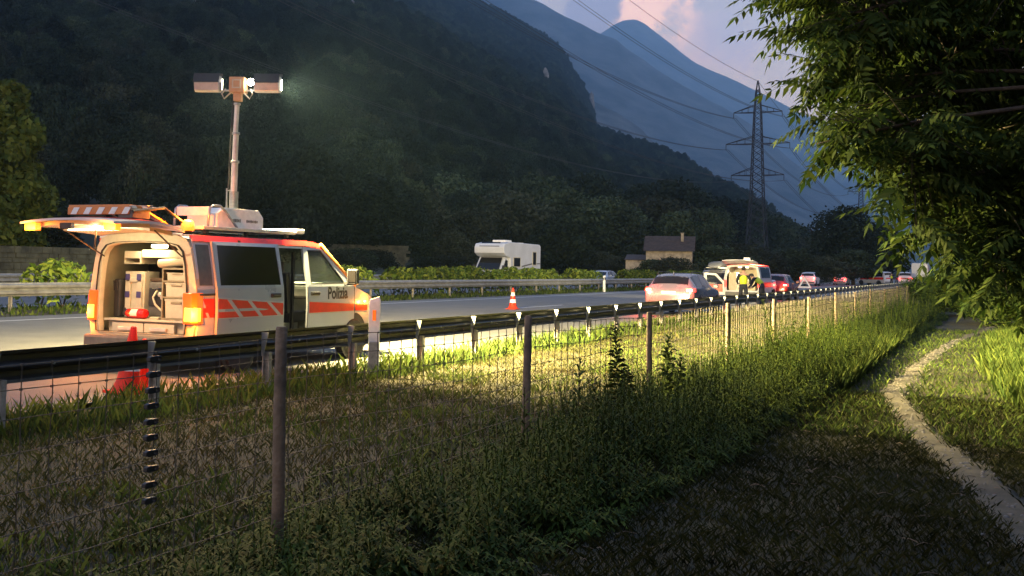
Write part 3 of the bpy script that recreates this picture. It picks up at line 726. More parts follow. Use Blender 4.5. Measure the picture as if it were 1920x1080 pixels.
def guard_rail(name, label, X, y0, n, step, side, mt, zt=0.75, h=0.31, seg=4.0, gusset=True, post_m='rail_post_steel'):
    t = empty(name, (X, y0, 0)); tag(t, label, 'guard rail')
    bm = wbeam(seg-0.006, 0.0, side, zt, h).mesh('beam', mt, auto=0.6)
    total = n*step; k = 0
    while k*seg < total+seg:
        obj('beam', bm, t, (0.004*(k % 2), k*seg-2.0, 0)); k += 1
    c = MB(); c.box((0.0, 0.03, (zt-h)/2-0.1), (0.10, 0.008, zt-h+0.3)); c.box((-0.046, 0.0, (zt-h)/2-0.1), (0.008, 0.06, zt-h+0.3)); c.box((0.046, 0.0, (zt-h)/2-0.1), (0.008, 0.06, zt-h+0.3))
    pm = c.mesh('post', post_m)
    g = MB(); g.prism([(0.0, zt-0.015), (0.10, zt-0.015), (0.095, zt-0.05), (0.03, zt-h+0.0), (0.0, zt-h+0.0)], lambda a, b: (a, -0.012, b), lambda a, b: (a, 0.0, b))
    gm = g.mesh('bracket', 'galvanised')
    bo = MB(); bo.lathe([(0.016, 0), (0.016, 0.012), (0.007, 0.016)], 8, 'X', (0, 0, 0)); bom = bo.mesh('bolt', 'galvanised')
    for k in range(n+1):
        obj('post', pm, t, (side*0.06, k*step, 0))
        if gusset:
            b = obj('bracket', gm, t, (0.005, k*step-0.04, 0))
            if k < 30: obj('bolt', bom, t, (0.004, k*step+0.75+random.uniform(-.1, .1), zt-0.155))
    return t
guard_rail('guard_rail', 'weathered dark steel guard rail between the grass verge and the police van', -8.33, 7.12-4, 78, 2.0, 1, 'weathered_rail')
guard_rail('guard_rail', 'pale steel guard rail on the near edge of the central reservation', -25.9, -5.4, 55, 4.0, -1, 'bare_rail', zt=0.92, h=0.40, gusset=False)
guard_rail('guard_rail', 'pale steel guard rail on the far edge of the opposite carriageway', -41.0, -6, 55, 4.0, -1, 'bare_rail', zt=0.95, h=0.42, gusset=False)

# ------------------------------------------------------------------ wire fence
FP = [(-3.6, 1.2), (-3.60, 4.92), (-3.60, 8.39), (-3.60, 12.05), (-3.55, 16.0), (-3.52, 19.6), (-3.48, 23.5), (-3.42, 27.6), (-3.38, 31.7), (-3.34, 35.6), (-3.30, 40.4), (-3.26, 46.0), (-3.22, 51.2), (-3.18, 56.5)]
FH = [1.22, 1.24, 1.20, 1.10, 1.12, 1.12, 1.10, 1.12, 1.10, 1.13, 1.10, 1.12, 1.10, 1.1]
def fence():
    t = empty('wire_fence', (FP[1][0], FP[1][1], 0)); tag(t, 'wire mesh fence on round wooden posts along the grass verge', 'fence'); o0 = Vector(t.location)
    for k, ((x, y), h) in enumerate(zip(FP, FH)):
        rnd = random.Random(k); m = MB(); z0 = float(vz(x, y)); lean = rnd.uniform(-0.012, 0.012)
        m.tube([(0, 0, -0.3), (0.002, 0, 0.3), (lean*0.7, 0, h*0.6), (lean, 0.003, h-0.012), (lean, 0.003, h+0.004)], [0.036, 0.035, 0.034, 0.032, 0.026], 12)
        p = m.build('post', 'post_wood', t, Vector((x+0.040, y, z0))-o0, auto=0.7)
        if k in (1, 2, 3, 4):
            for q in (0.08, 0.37, 0.66, 0.95, 1.17):
                if q < h-0.02:
                    s = MB(); s.tube([(-0.043, -0.010, q), (-0.052, -0.008, q), (-0.052, 0.008, q), (-0.043, 0.010, q)], 0.0022, 4); s.build('staple', 'wire_steel', p)
    H = [0.06, 0.19, 0.32, 0.46, 0.60, 0.74, 0.87, 0.99, 1.09]
    def xz(y): return np.interp(y, [p[1] for p in FP], [p[0] for p in FP])-0.01
    def hs(y): return np.interp(y, [p[1] for p in FP], FH)/1.14
    def sag(y, k): return 0.012*math.sin(y*0.8+k)+0.02*fbm(np.array([y*0.5]), np.array([k*2.2]), 2)[0]
    for k, h in enumerate(H):
        m = MB(); ys = np.linspace(1.2, 56.5, 190)
        m.tube([(xz(y)-o0.x+0.008*math.sin(y*1.3+k), y-o0.y, h*hs(y)+sag(y, k)+float(vz(xz(y), y))) for y in ys], [(0.0030 if k in (0, 8) else 0.0026)*(1+0.06*max(0, y-5)) for y in ys], 4); m.build('wire', 'wire_steel', t)
    for s in range(len(FP)-1):
        m = MB(); y0, y1 = FP[s][1], FP[s+1][1]; n = max(3, int((y1-y0)/(0.155 if y0 < 20 else 0.20)))
        for j in range(1, n):
            y = y0+(y1-y0)*j/n+random.uniform(-.008, .008); x = xz(y)-o0.x; z0 = float(vz(xz(y), y))
            zs = [h*hs(y)+sag(y, k)+z0 for k, h in enumerate(H)]
            m.tube([(x+random.uniform(-.004, .004), y-o0.y+random.uniform(-.006, .006), z) for z in [z0]+zs], 0.0029*(1+0.06*max(0, y-5)), 3, cap=False)
            if y0 < 16:
                for z in zs: m.box((x, y-o0.y, z), (0.008, 0.010, 0.010))
        w = m.build('wire_mesh', 'wire_steel', t); w['kind'] = 'stuff'
    # black tensioner clips stacked on one line of the mesh
    y = 3.95
    for k, h in enumerate([0.58+0.0735*q for q in range(10)]):
        m = MB(); m.ring([(-0.055, -0.014), (-0.03, -0.021), (0.045, -0.018), (0.055, -0.010), (0.055, 0.010), (0.045, 0.018), (-0.03, 0.021), (-0.055, 0.012)], [(0.018, -0.006), (0.024, -0.009), (0.036, -0.009), (0.040, -0.004), (0.040, 0.004), (0.036, 0.009), (0.024, 0.009), (0.018, 0.006)], lambda a, b: (0.0, a, b), lambda a, b: (0.03, a, b))
        m.v = [(a*0.8, b*0.74, c*0.72) for a, b, c in m.v]; m.build('wire_clip', 'black_plastic', t, (0.0, y-o0.y+random.uniform(-.006, .006), h-0.10), bevel=0.003, seg=1)
fence()

# ------------------------------------------------------------------ delineator posts
def delineator(loc, label, h=1.1, bracket=False, rz=0.0):
    t = empty('delineator_post', loc, rz); tag(t, label, 'marker post')
    m = MB(); w = 0.08
    sec = [(-w, -0.05), (w, -0.05), (w, 0.02), (0.025, 0.055), (-0.025, 0.055), (-w, 0.02)]
    n = len(sec); vs = [(a, b, 0.0) for a, b in sec]+[(a, b, h-0.10+(0.05-b)*0.0+(a+w)/(2*w)*0.06) for a, b in sec]+[(a*0.8, b*0.8, h-0.03+(a+w)/(2*w)*0.04) for a, b in sec]
    fs = [(i, (i+1) % n, n+(i+1) % n, n+i) for i in range(n)]+[(n+i, n+(i+1) % n, 2*n+(i+1) % n, 2*n+i) for i in range(n)]+[tuple(range(2*n, 3*n))]
    m.add(vs, fs); m.build('body', 'cone_white', t, bevel=0.006)
    b = MB() if not bracket else None
    if b:
         vs = [(a*1.03, q*1.03, z+(a+w)/(2*w)*0.05) for z in (h-0.36, h-0.17) for a, q in sec]; fs = [(i, (i+1) % n, n+(i+1) % n, n+i) for i in range(n)]; b.add(vs, fs); b.build('black_band', 'black_plastic', t)
    r = MB(); r.box((0, -0.054, h-0.26), (0.05, 0.008, 0.15)); r.build('reflector', 'amber_glass' if bracket else 'reflect_tape', t)
    if bracket:
        c = MB(); c.box((0.0, 0.0, 0.25), (0.14, 0.13, 0.5)); c.tube([(0.02, 0.0, 0.0), (0.02, 0.0, 0.55)], 0.05, 8); c.build('bracket', 'rail_post_steel', t, bevel=0.01)
    return t
delineator((-8.10, 13.42, 0.0), 'white marker post bolted beside the guard rail in front of the van bonnet', 1.14, True, R_(25))
p = at_depth(1174, 560, 60); delineator((-24.3, 71.0, 0.04), 'white marker post at the far road edge left of the silver car', 1.15)
delineator((-24.3, 122.0, 0.04), 'white marker post at the far road edge left of the white off-roader', 1.15)

# ------------------------------------------------------------------ cones
def cone(loc, label, h=0.75, tilt=(0, 0, 0), bands=((0.30, 0.46), (0.62, 0.78))):
    t = empty('traffic_cone', loc); t.rotation_euler = tilt; tag(t, label, 'traffic cone', 'red and white traffic cones')
    def r(s): return np.interp(s, [0, 1], [0.155, 0.03])*h/0.75
    b = MB(); b.box((0, 0, 0.018), (0.40, 0.40, 0.036)); b.build('base', 'cone_red', t, bevel=0.012)
    prev = 0.036/h; k = 0
    segs = []
    for (a, c) in bands: segs += [(prev, a, 0), (a, c, 1)]; prev = c
    segs.append((prev, 0.985, 0))
    for (a, c, w) in segs:
        m = MB(); o = 0.002*w; pf = [(r(a)+o, a*h), (r((a+c)/2)+o, (a+c)/2*h), (r(c)+o, c*h)]
        if a < 0.1: pf = [(r(0)*1.22, a*h-0.004), (r(0)*1.08, a*h+0.03)]+pf[1:]
        if c > 0.97: pf += [(r(c)*0.6, h)]
        m.lathe(pf, 24); m.build('white_band' if w else 'cone_body', 'cone_white' if w else 'cone_red', t, auto=0.8)
    return t
cone((-9.23, 9.74, 0.045), 'red and white traffic cone standing just behind the police van', 0.79, tilt=(R_(-3), R_(2), 0), bands=((0.34, 0.52),))
cone((-9.42, 10.15, 0.045), 'red cone half hidden behind the other one near the van bumper', 0.62, tilt=(R_(4), R_(5), 0.4), bands=((0.72, 0.80),))
cone((-16.25, 36.9, 0.052), 'lone striped traffic cone standing out in the lane', 0.80)

# ------------------------------------------------------------------ median hedge
def hedge_block(y0, y1, label, h=1.55, x=-27.3, w=0.75, n=2600):
    t = empty('hedge', (x, (y0+y1)/2, 0.02)); tag(t, label, 'hedge', 'clipped hedges on the central reservation')
    L = y1-y0; n = int(n*L/10); P = np.zeros((n, 3)); Nn = np.zeros((n, 3))
    f = rng.random(n); a = rng.random(n)*2-1; b = rng.random(n)
    yy = (rng.random(n)-0.5)*L
    th = (rng.random(n))*PI
    hh = h*(0.92+0.16*fbm(yy*0.9+y0, np.zeros(n), 3)*2)*np.clip((L/2-np.abs(yy))/0.5+0.55, 0, 1)
    P[:, 0] = np.cos(th)*w*(0.8+0.25*rng.random(n)); P[:, 2] = 0.06+hh*np.clip(np.sin(th)**0.45, 0, 1)*(0.55+0.5*rng.random(n)**0.5); P[:, 1] = yy
    Nn[:, 0] = np.cos(th); Nn[:, 2] = np.sin(th)
    V, F = quad_leaves(P, Nn, 0.13, 0.5, 0.6); obj('foliage', np_mesh('foliage', V, F, 'leaf_hedge'), t)
    m = MB()
    for k in range(max(2, int(L/0.9))):
        yk = -L/2+0.4+k*0.9
        if yk < L/2: m.tube([(0, yk, 0), (0.1, yk+0.1, h*0.4), (-0.1, yk-0.1, h*0.75)], [0.035, 0.025, 0.01], 5); m.tube([(0, yk, 0.05), (-0.2, yk-0.2, h*0.6)], [0.02, 0.008], 5)
    m.build('stems', 'bark', t)
for (a, b, l) in [(46.5, 57.5, 'lit clipped hedge on the central reservation left of the motorhome'), (58.2, 69, 'clipped hedge in front of the motorhome'), (72, 78.0, 'short clipped hedge right behind the motorhome'), (84, 95, 'rounded clipped hedge hiding the passing car'), (98, 150, 'long dark clipped hedge in front of the barn'), (24.5, 26.5, 'small lit bush on the central reservation at the left edge'), (31.0, 33.0, 'small lit bush seen under the raised tailgate'), (41.0, 44.5, 'lit bush on the central reservation ahead of the police van bonnet')]:
    hedge_block(a, b, l)
# ------------------------------------------------------------------ police van (hero)
def xs(z): return float(np.interp(z, [0.2, 0.28, 0.45, 0.9, 1.2, 1.5, 1.8, 1.88, 1.92], [0.87, 0.90, 0.945, 0.955, 0.94, 0.895, 0.83, 0.80, 0.76]))
VX, VY = -10.67, 11.45
VAN = empty('police_van', (VX, VY, 0.047)); tag(VAN, 'white police van with red stripes, raised tailgate and floodlight mast', 'police van')
def side(s, y0, y1, z0, z1, name, m, off=0.0, thick=0.03, nz=8, parent=None, **k):
    b = MB(); b.grid(lambda y, z: (s*(xs(z)+off), y, z), list(np.linspace(y0, y1, 3)), list(np.linspace(z0, z1, nz)), (-s*thick, 0, 0))
    return b.build(name, m, parent or VAN, auto=0.6, **k)
def sidepoly(s, poly, name, m, off=0.0, thick=0.01, parent=None, **k):
    b = MB(); b.prism(poly, lambda y, z: (s*(xs(z)+off), y, z), lambda y, z: (s*(xs(z)+off-thick), y, z)); return b.build(name, m, parent or VAN, **k)
def sidering(s, o, i, name, m, off=0.0, thick=0.03, parent=None, **k):
    b = MB(); b.ring(o, i, lambda y, z: (s*(xs(z)+off), y, z), lambda y, z: (s*(xs(z)+off-thick), y, z)); return b.build(name, m, parent or VAN, **k)
def van():
    # left side
    side(-1, 0.06, 4.0, 0.30, 1.20, 'side_panel', 'white_paint'); side(-1, 0.06, 2.60, 1.20, 1.88, 'side_panel', 'white_paint')
    side(-1, 0.5, 2.45, 1.25, 1.79, 'window', 'dark_glass', 0.004, 0.003)
    o = [(2.60, 1.20), (2.60, 1.86), (3.15, 1.86), (4.0, 1.20)]; i = [(2.70, 1.24), (2.72, 1.79), (3.10, 1.79), (3.74, 1.24)]
    sidering(-1, o, i, 'window_frame', 'white_paint')
    # right side: rear quarter, door track, cab
    side(1, 0.06, 0.42, 0.30, 1.20, 'rear_quarter_panel', 'white_paint', nz=10); side(1, 0.42, 1.92, 0.30, 1.20, 'side_panel', 'white_paint'); side(1, 0.06, 1.92, 1.20, 1.88, 'side_panel', 'white_paint')
    side(1, 0.10, 0.37, 1.24, 1.80, 'quarter_window', 'grey_plastic', 0.004, 0.003)  # flat grey stands in for the reflection on this dark pane
    side(1, 0.08, 0.40, 0.80, 1.06, 'red_stripe', 'signal_red', 0.004, 0.003, 4)
    sidepoly(1, [(0.10, 1.055), (0.15, 1.055), (0.30, 0.80), (0.25, 0.80)], 'reflective_bar', 'reflex_grey', 0.007, 0.003)
    side(1, 1.92, 2.62, 0.28, 0.42, 'door_sill', 'white_paint'); side(1, 1.92, 2.62, 1.80, 1.88, 'door_header', 'white_paint', nz=3)
    # sliding door, pushed back
    dz = [0.36, 0.5, 0.7, 0.9, 1.05, 1.2]
    dr = side(1, 0.40, 1.93, 0.36, 1.20, 'sliding_door', 'silver_paint', 0.055, 0.04, 9)
    o = [(0.40, 1.202), (0.40, 1.85), (1.93, 1.85), (1.93, 1.202)]; i = [(0.475, 1.24), (0.49, 1.80), (1.84, 1.80), (1.87, 1.24)]
    sidering(1, o, i, 'window_frame', 'silver_paint', 0.055, 0.04, dr)
    sidepoly(1, i, 'window', 'dark_glass', 0.045, 0.01, dr)
    sidepoly(1, [(0.42, 0.79), (1.90, 0.79), (1.90, 0.965), (0.42, 1.055)], 'red_stripe', 'signal_red', 0.0585, 0.003, dr)
    for y in (0.60, 1.05, 1.50): sidepoly(1, [(y, np.interp(y, [.42, 1.9], [1.054, .964])), (y+0.09, np.interp(y+.09, [.42, 1.9], [1.054, .964])), (y+0.36, 0.792), (y+0.27, 0.792)], 'reflective_bar', 'reflex_grey', 0.0615, 0.003, dr)
    for zz in (0.78, 0.0):
        pass
    sidepoly(1, [(0.42, 0.775), (1.90, 0.775), (1.90, 0.788), (0.42, 0.788)], 'reflective_edge', 'reflex_grey', 0.0585, 0.003, dr)
    sidepoly(1, [(0.42, 1.058), (1.90, 0.968), (1.90, 0.985), (0.42, 1.075)], 'reflective_edge', 'reflex_grey', 0.0585, 0.003, dr)
    h = MB(); h.box((xs(1.07)+0.075, 1.72, 1.09), (0.03, 0.20, 0.035)); h.box((xs(1.07)+0.066, 1.72, 1.085), (0.02, 0.24, 0.06)); h.build('handle', 'black_plastic', dr, bevel=0.008)
    tr = MB(); tr.box((xs(1.0)+0.006, 1.0, 1.115), (0.012, 1.85, 0.03)); tr.build('door_track', 'black_plastic', VAN)
    # front door
    fd = side(1, 2.63, 3.98, 0.34, 1.20, 'front_door', 'white_paint', 0.004, 0.04, 9)
    o = [(2.63, 1.202), (2.63, 1.85), (3.17, 1.85), (3.98, 1.202)]; i = [(2.72, 1.24), (2.735, 1.785), (3.11, 1.785), (3.74, 1.24)]
    sidering(1, o, i, 'window_frame', 'silver_paint', 0.004, 0.04, fd)
    sidering(1, i, [(2.745, 1.26), (2.757, 1.765), (3.10, 1.765), (3.69, 1.26)], 'window_seal', 'black_rubber', 0.0, 0.02, fd)
    sidepoly(1, [(2.745, 1.26), (2.757, 1.765), (3.10, 1.765), (3.69, 1.26)], 'window', 'clear_glass', -0.010, 0.004, fd)
    sidepoly(1, [(2.66, 0.79), (3.96, 0.79), (3.96, 0.905), (2.66, 0.965)], 'red_stripe', 'signal_red', 0.0075, 0.003, fd)
    sidepoly(1, [(2.66, 0.968), (3.96, 0.908), (3.96, 0.925), (2.66, 0.985)], 'reflective_edge', 'reflex_grey', 0.0075, 0.003, fd)
    sidepoly(1, [(2.66, 0.770), (3.96, 0.770), (3.96, 0.787), (2.66, 0.787)], 'reflective_edge', 'reflex_grey', 0.0075, 0.003, fd)
    for yy in (2.625, 3.985):
        side(1, yy-0.007, yy+0.007, 0.34, 1.20, 'door_gap', 'black_rubber', 0.0055, 0.004, parent=fd)
    h = MB(); h.box((xs(1.08)+0.026, 2.82, 1.10), (0.03, 0.20, 0.035)); h.box((xs(1.08)+0.012, 2.82, 1.095), (0.02, 0.24, 0.06)); h.build('handle', 'black_plastic', fd, bevel=0.008)
    tm = text_mesh('lettering', 'Polizia', 0.27, 'letter_black'); tm.transform(Matrix.Scale(0.86, 4, (1, 0, 0)))
    lt = obj('lettering', tm, fd, (xs(1.06)+0.0085, 3.47, 1.005)); lt.rotation_euler = (R_(88.5), 0, R_(90))
    # mirror
    m = MB(); m.box((1.09, 3.70, 1.36), (0.20, 0.10, 0.26)); mi = m.build('wing_mirror', 'black_plastic', VAN, bevel=0.035, seg=3)
    m = MB(); m.box((1.10, 3.645, 1.37), (0.15, 0.006, 0.19)); m.build('mirror_glass', 'dark_glass', mi)
    m = MB(); m.box((0.99, 3.70, 1.25), (0.16, 0.06, 0.06)); m.build('mirror_arm', 'black_plastic', mi, bevel=0.01)
    m = MB(); m.box((-1.09, 3.70, 1.36), (0.20, 0.10, 0.26)); m.build('wing_mirror', 'black_plastic', VAN, bevel=0.035, seg=3)
    # nose: bonnet, wings, windscreen, front face
    def nose(sx):
        b = MB(); ys = [3.98, 4.2, 4.45, 4.65, 4.8, 4.86]; zt = [1.20, 1.13, 1.06, 0.98, 0.86, 0.72]; wf = [1.0, 0.995, 0.98, 0.94, 0.86, 0.76]
        b.grid(lambda k, q: (sx*xs(0.30+(zt[int(k)]-0.30)*q)*wf[int(k)], ys[int(k)], 0.30+(zt[int(k)]-0.30)*q), list(range(6)), list(np.linspace(0, 1, 7)), (-sx*0.02, 0, 0))
        return b.build('front_wing', 'white_paint', VAN, auto=0.6)
    fw = nose(1); nose(-1)
    sidepoly(1, [(4.0, 0.79), (4.38, 0.79), (4.38, 0.885), (4.0, 0.903)], 'red_stripe', 'signal_red', 0.012, 0.004, fw)
    b = MB(); ys = [3.98, 4.2, 4.45, 4.65, 4.8, 4.86]; zt = [1.20, 1.13, 1.06, 0.98, 0.86, 0.72]; wf = [1.0, 0.995, 0.98, 0.94, 0.86, 0.76]
    b.grid(lambda k, q: (q*xs(zt[int(k)])*wf[int(k)], ys[int(k)], zt[int(k)]+0.05*(1-q*q)), list(range(6)), list(np.linspace(-1, 1, 9)), (0, 0, -0.02)); b.build('bonnet', 'white_paint', VAN, auto=0.6)
    b = MB(); b.box((0, 4.84, 0.50), (1.5, 0.16, 0.42)); b.build('front_bumper', 'grey_plastic', VAN, bevel=0.05)
    si = MB(); si.box((xs(0.85)+0.012, 4.30, 0.93), (0.03, 0.07, 0.04)); so = si.build('side_indicator', 'amber_core', VAN, bevel=0.01)
    lamp('side_indicator_light', 'POINT', VAN, (xs(0.85)+0.10, 4.30, 0.93), 14, (1, 0.30, 0.03), 0.03)
    b = MB(); b.grid(lambda q, k: (q*(0.80+0.11*k), 3.16+0.84*k+0.06*(1-q*q), 1.87-0.66*k), list(np.linspace(-1, 1, 7)), [0, 0.5, 1], (0, 0.006, 0.004)); b.build('windscreen', 'clear_glass', VAN, auto=0.6)
    for s in (-1, 1):
        b = MB(); b.tube([(s*0.82, 3.12, 1.88), (s*0.87, 3.60, 1.52), (s*0.92, 4.02, 1.20)], 0.035, 8); b.build('windscreen_pillar', 'orange_board' if s > 0 else 'white_paint', VAN, smooth=True)
    # roof
    def rz(x): return 1.90+0.075*(1-(x/0.82)**2)
    b = MB(); b.grid(lambda y, x: (x, y, rz(x)-0.07*max(0, (y-2.7)/0.5)**2), [0.02, 0.8, 1.6, 2.2, 2.7, 2.95, 3.18], list(np.linspace(-0.80, 0.80, 11)), (0, 0, -0.03)); b.build('roof', 'white_paint', VAN, auto=0.7)
    for s in (-1, 1):
        b = MB(); b.grid(lambda y, k: (s*(0.838-0.045*k), y, 1.845+0.082*k-0.05*max(0, (y-2.7)/0.5)**2), [0.05, 0.9, 1.8, 2.7, 2.95, 3.16], [0, 0.4, 0.8, 1.0], (-s*0.02, 0, 0)); rb = b.build('roof_band', 'signal_red', VAN, auto=0.6)
        if s > 0:
            for y in (0.22, 0.62, 1.02, 1.42):
                sidepoly(1, [(y, 1.855), (y+0.07, 1.855), (y+0.20, 1.905), (y+0.13, 1.905)], 'reflective_bar', 'reflex_grey', 0.022, 0.006, rb)
    # rear door frame
    hl = [(0.90, 0.50), (0.95, 0.75), (0.955, 1.0), (0.935, 1.25), (0.89, 1.5), (0.83, 1.76), (0.76, 1.87), (0.60, 1.925), (0.30, 1.955)]
    hi = [(0.745, 0.56), (0.765, 0.75), (0.77, 1.0), (0.755, 1.25), (0.725, 1.5), (0.68, 1.68), (0.60, 1.765), (0.46, 1.80), (0.24, 1.815)]
    out = hl+[(0, 1.965)]+[(-a, b) for a, b in reversed(hl)]; inn = hi+[(0, 1.82)]+[(-a, b) for a, b in reversed(hi)]
    m = MB(); m.ring(out, inn, lambda a, b: (a, -0.015+0.05*abs(a)**3, b), lambda a, b: (a, 0.10, b)); m.build('rear_door_frame', 'cream_lining', VAN, auto=0.7)
    i2 = [(a*0.93, 0.56+(b-0.56)*0.975+0.012) for a, b in inn]
    o3 = [(a*1.075, b+0.02) for a, b in inn]; o4 = [(a*1.045, b+0.012) for a, b in inn]
    m = MB(); m.ring(o3, o4, lambda a, b: (a, -0.034+0.05*abs(a)**3, b), lambda a, b: (a, 0.0, b)); m.build('door_seal', 'black_rubber', VAN, auto=0.7)
    m = MB(); m.box((0, -0.05, 0.42), (1.80, 0.16, 0.22)); m.build('rear_bumper', 'grey_plastic', VAN, bevel=0.04)
    m = MB(); m.box((0, 0.4, 0.30), (1.7, 0.8, 0.04)); m.build('underbody', 'black_plastic', VAN)
    m = MB(); m.box((0, 2.6, 0.30), (1.76, 3.9, 0.05)); m.build('floor', 'grey_plastic', VAN)
    # tail lamps flashing amber
    for s in (-1, 1):
        m = MB(); m.prism([(0.78, -0.035), (0.93, -0.030), (0.975, 0.03), (0.975, 0.15), (0.94, 0.16), (0.80, 0.02)], lambda a, b: (s*a, b, 0.72), lambda a, b: (s*(a-0.015), b, 1.14)); tl = m.build('tail_lamp', 'tail_glass', VAN, bevel=0.008)
        m = MB(); m.prism([(0.80, -0.043), (0.925, -0.040), (0.983, 0.025), (0.983, 0.09), (0.94, 0.06), (0.82, 0.0)], lambda a, b: (s*a, b, 0.75), lambda a, b: (s*a, b, 0.94)); m.build('amber_bulb', 'amber_core', tl, bevel=0.008)
        lamp('tail_lamp_light', 'POINT', VAN, (s*1.04, -0.12, 0.84), 75, (1, 0.22, 0.015), 0.05)
    # roof corner beacon
    m = MB(); m.lathe([(0.085, 0), (0.095, 0.03), (0.085, 0.12), (0.04, 0.15)], 14, c=(0.70, 0.10, 1.985)); bc = m.build('roof_beacon', 'amber_core', VAN, smooth=True)
    m = MB(); m.lathe([(0.06, -0.05), (0.06, 0.0)], 14, c=(0.70, 0.10, 1.985)); m.build('beacon_base', 'black_plastic', bc)
    lamp('roof_beacon_light', 'POINT', VAN, (0.74, 0.06, 2.18), 120, (1, 0.22, 0.015), 0.05)
    # wheels
    for (s, y) in ((1, 0.95), (-1, 0.95), (1, 3.98), (-1, 3.98)):
        m = MB(); m.lathe([(0.20, -0.11), (0.30, -0.115), (0.335, -0.08), (0.338, 0.0), (0.335, 0.08), (0.30, 0.115), (0.20, 0.11)], 28, 'X', (s*0.86, y, 0.335)); w = m.build('wheel', 'black_rubber', VAN, auto=0.6)
        m = MB(); m.lathe([(0.02, 0.10), (0.07, 0.105), (0.08, 0.07), (0.17, 0.06), (0.205, 0.10), (0.205, -0.05)], 20, 'X', (s*0.86, y, 0.335), rot=None if s > 0 else Matrix.Rotation(PI, 3, 'Z') @ Matrix.Translation((0, 0, 0)).to_3x3()) if s > 0 else m.lathe([(0.02, -0.10), (0.07, -0.105), (0.08, -0.07), (0.17, -0.06), (0.205, -0.10), (0.205, 0.05)], 20, 'X', (s*0.86, y, 0.335)); m.build('rim', 'rim_alloy', w, auto=0.6)
        m = MB(); m.lathe([(0.345, 0.0), (0.40, 0.0), (0.40, 0.012), (0.345, 0.012)], 28, 'X', (s*0.945-(0.006), y, 0.36)); m.build('wheel_arch', 'black_plastic', VAN)
    # ---- cargo bay fitting
    m = MB(); m.grid(lambda a, b: (a, 1.02, b), [-0.86, 0.86], [0.45, 1.88], (0, 0.02, 0)); m.build('partition', 'black_plastic', VAN)
    for s in (-1, 1):
        m = MB(); m.grid(lambda y, z: (s*(xs(z)-0.10), y, z), [0.10, 1.0], list(np.linspace(0.5, 1.84, 8)), (s*0.01, 0, 0)); m.build('bay_lining', 'shelf_grey', VAN)
    m = MB(); m.box((0, 0.55, 1.85), (1.5, 0.9, 0.02)); m.build('bay_ceiling', 'grey_plastic', VAN)
    m = MB(); m.box((0, 0.55, 0.735), (1.50, 0.92, 0.03)); m.build('bay_deck', 'cream_plastic', VAN, bevel=0.004)
    m = MB(); m.box((0, 0.58, 0.52), (1.46, 0.80, 0.38)); m.build('drawer_cabinet', 'cream_lining', VAN)
    for (x0, x1) in ((-0.62, -0.05), (-0.03, 0.50)):
        m = MB(); m.box(((x0+x1)/2, 0.145, 0.585), (x1-x0, 0.05, 0.22)); d = m.build('drawer', 'cream_plastic', VAN, bevel=0.006)
        m = MB(); c = (x0+x1)/2; m.prism([(-0.15, 0.0), (0.15, 0.0), (0.14, -0.05), (-0.14, -0.05)], lambda a, b: (c+a, 0.085, 0.64+b), lambda a, b: (c+a, 0.125, 0.64+b)); m.build('drawer_handle', 'alu', d, bevel=0.008)
    # shelf rack on the right
    m = MB(); X0, X1 = 0.20, 0.70
    for x in (X0, X1): m.span((x-0.012, 0.20, 0.752), (x+0.012, 0.75, 1.47))
    rk = m.build('shelf_rack', 'shelf_grey', VAN, bevel=0.002, seg=1)
    for z in (0.765, 1.06, 1.285, 1.46):
        m = MB(); m.span((X0+0.013, 0.20, z-0.008), (X1-0.013, 0.75, z+0.008)); m.span((X0+0.013, 0.196, z-0.012), (X1-0.013, 0.206, z+0.014)); m.build('shelf', 'shelf_grey', rk)
    # overhead locker, tubes and rolled sheets under the ceiling
    m = MB(); m.ring([(-0.60, 1.52), (-0.30, 1.52), (-0.30, 1.70), (-0.60, 1.70)], [(-0.585, 1.535), (-0.315, 1.535), (-0.315, 1.60), (-0.585, 1.60)], lambda a, b: (a, 0.30, b), lambda a, b: (a, 0.85, b)); m.build('overhead_locker', 'cream_lining', VAN)
    m = MB(); m.box((0.18, 0.55, 1.665), (0.92, 0.5, 0.11)); m.build('overhead_locker', 'cream_lining', VAN, bevel=0.01)
    m = MB(); m.tube([(0.10, 0.25, 1.53), (0.50, 0.28, 1.56), (0.66, 0.30, 1.53)], 0.06, 10); m.build('rolled_sheet', 'cream_lining', VAN, smooth=True)
    m = MB(); m.box((-0.05, 0.40, 1.775), (0.22, 0.10, 0.05)); m.build('bay_lamp', 'inner_lamp', VAN, bevel=0.01)
    lamp('bay_lamp_light', 'AREA', VAN, (-0.05, 0.25, 1.76), 11, (1, 0.80, 0.44), 0.5, aim((0, 0.25, -1)), 0.2)
    # ---- cab seats and dark fittings seen through the side door
    for (x, y) in ((0.45, 2.75), (-0.45, 2.75), (-0.3, 1.45)):
        m = MB(); m.box((x, y, 0.72), (0.5, 0.5, 0.18)); m.box((x, y-0.25, 1.10), (0.48, 0.14, 0.66), rotm(rx=R_(8))); st = m.build('seat', 'black_plastic', VAN, bevel=0.05, seg=2)
        m = MB(); m.box((x, y-0.30, 1.50), (0.26, 0.10, 0.20)); m.build('headrest', 'hose_cream' if x < 0.4 and y < 2 else 'black_plastic', st, bevel=0.03)
    m = MB(); m.box((0.70, 2.56, 1.0), (0.04, 0.05, 1.5)); m.build('door_pillar', 'black_plastic', VAN)
    m = MB(); m.box((0.62, 2.20, 1.02), (0.06, 0.02, 0.16)); m.build('radio_handset', 'cream_lining', VAN, bevel=0.006)
    m = MB(); m.box((0.55, 1.99, 1.70), (0.16, 0.02, 0.12)); m.build('notice_sheet', 'cream_lining', VAN)
    m = MB(); m.box((0.0, 3.75, 1.08), (1.6, 0.45, 0.22)); m.build('dashboard', 'black_plastic', VAN, bevel=0.05)
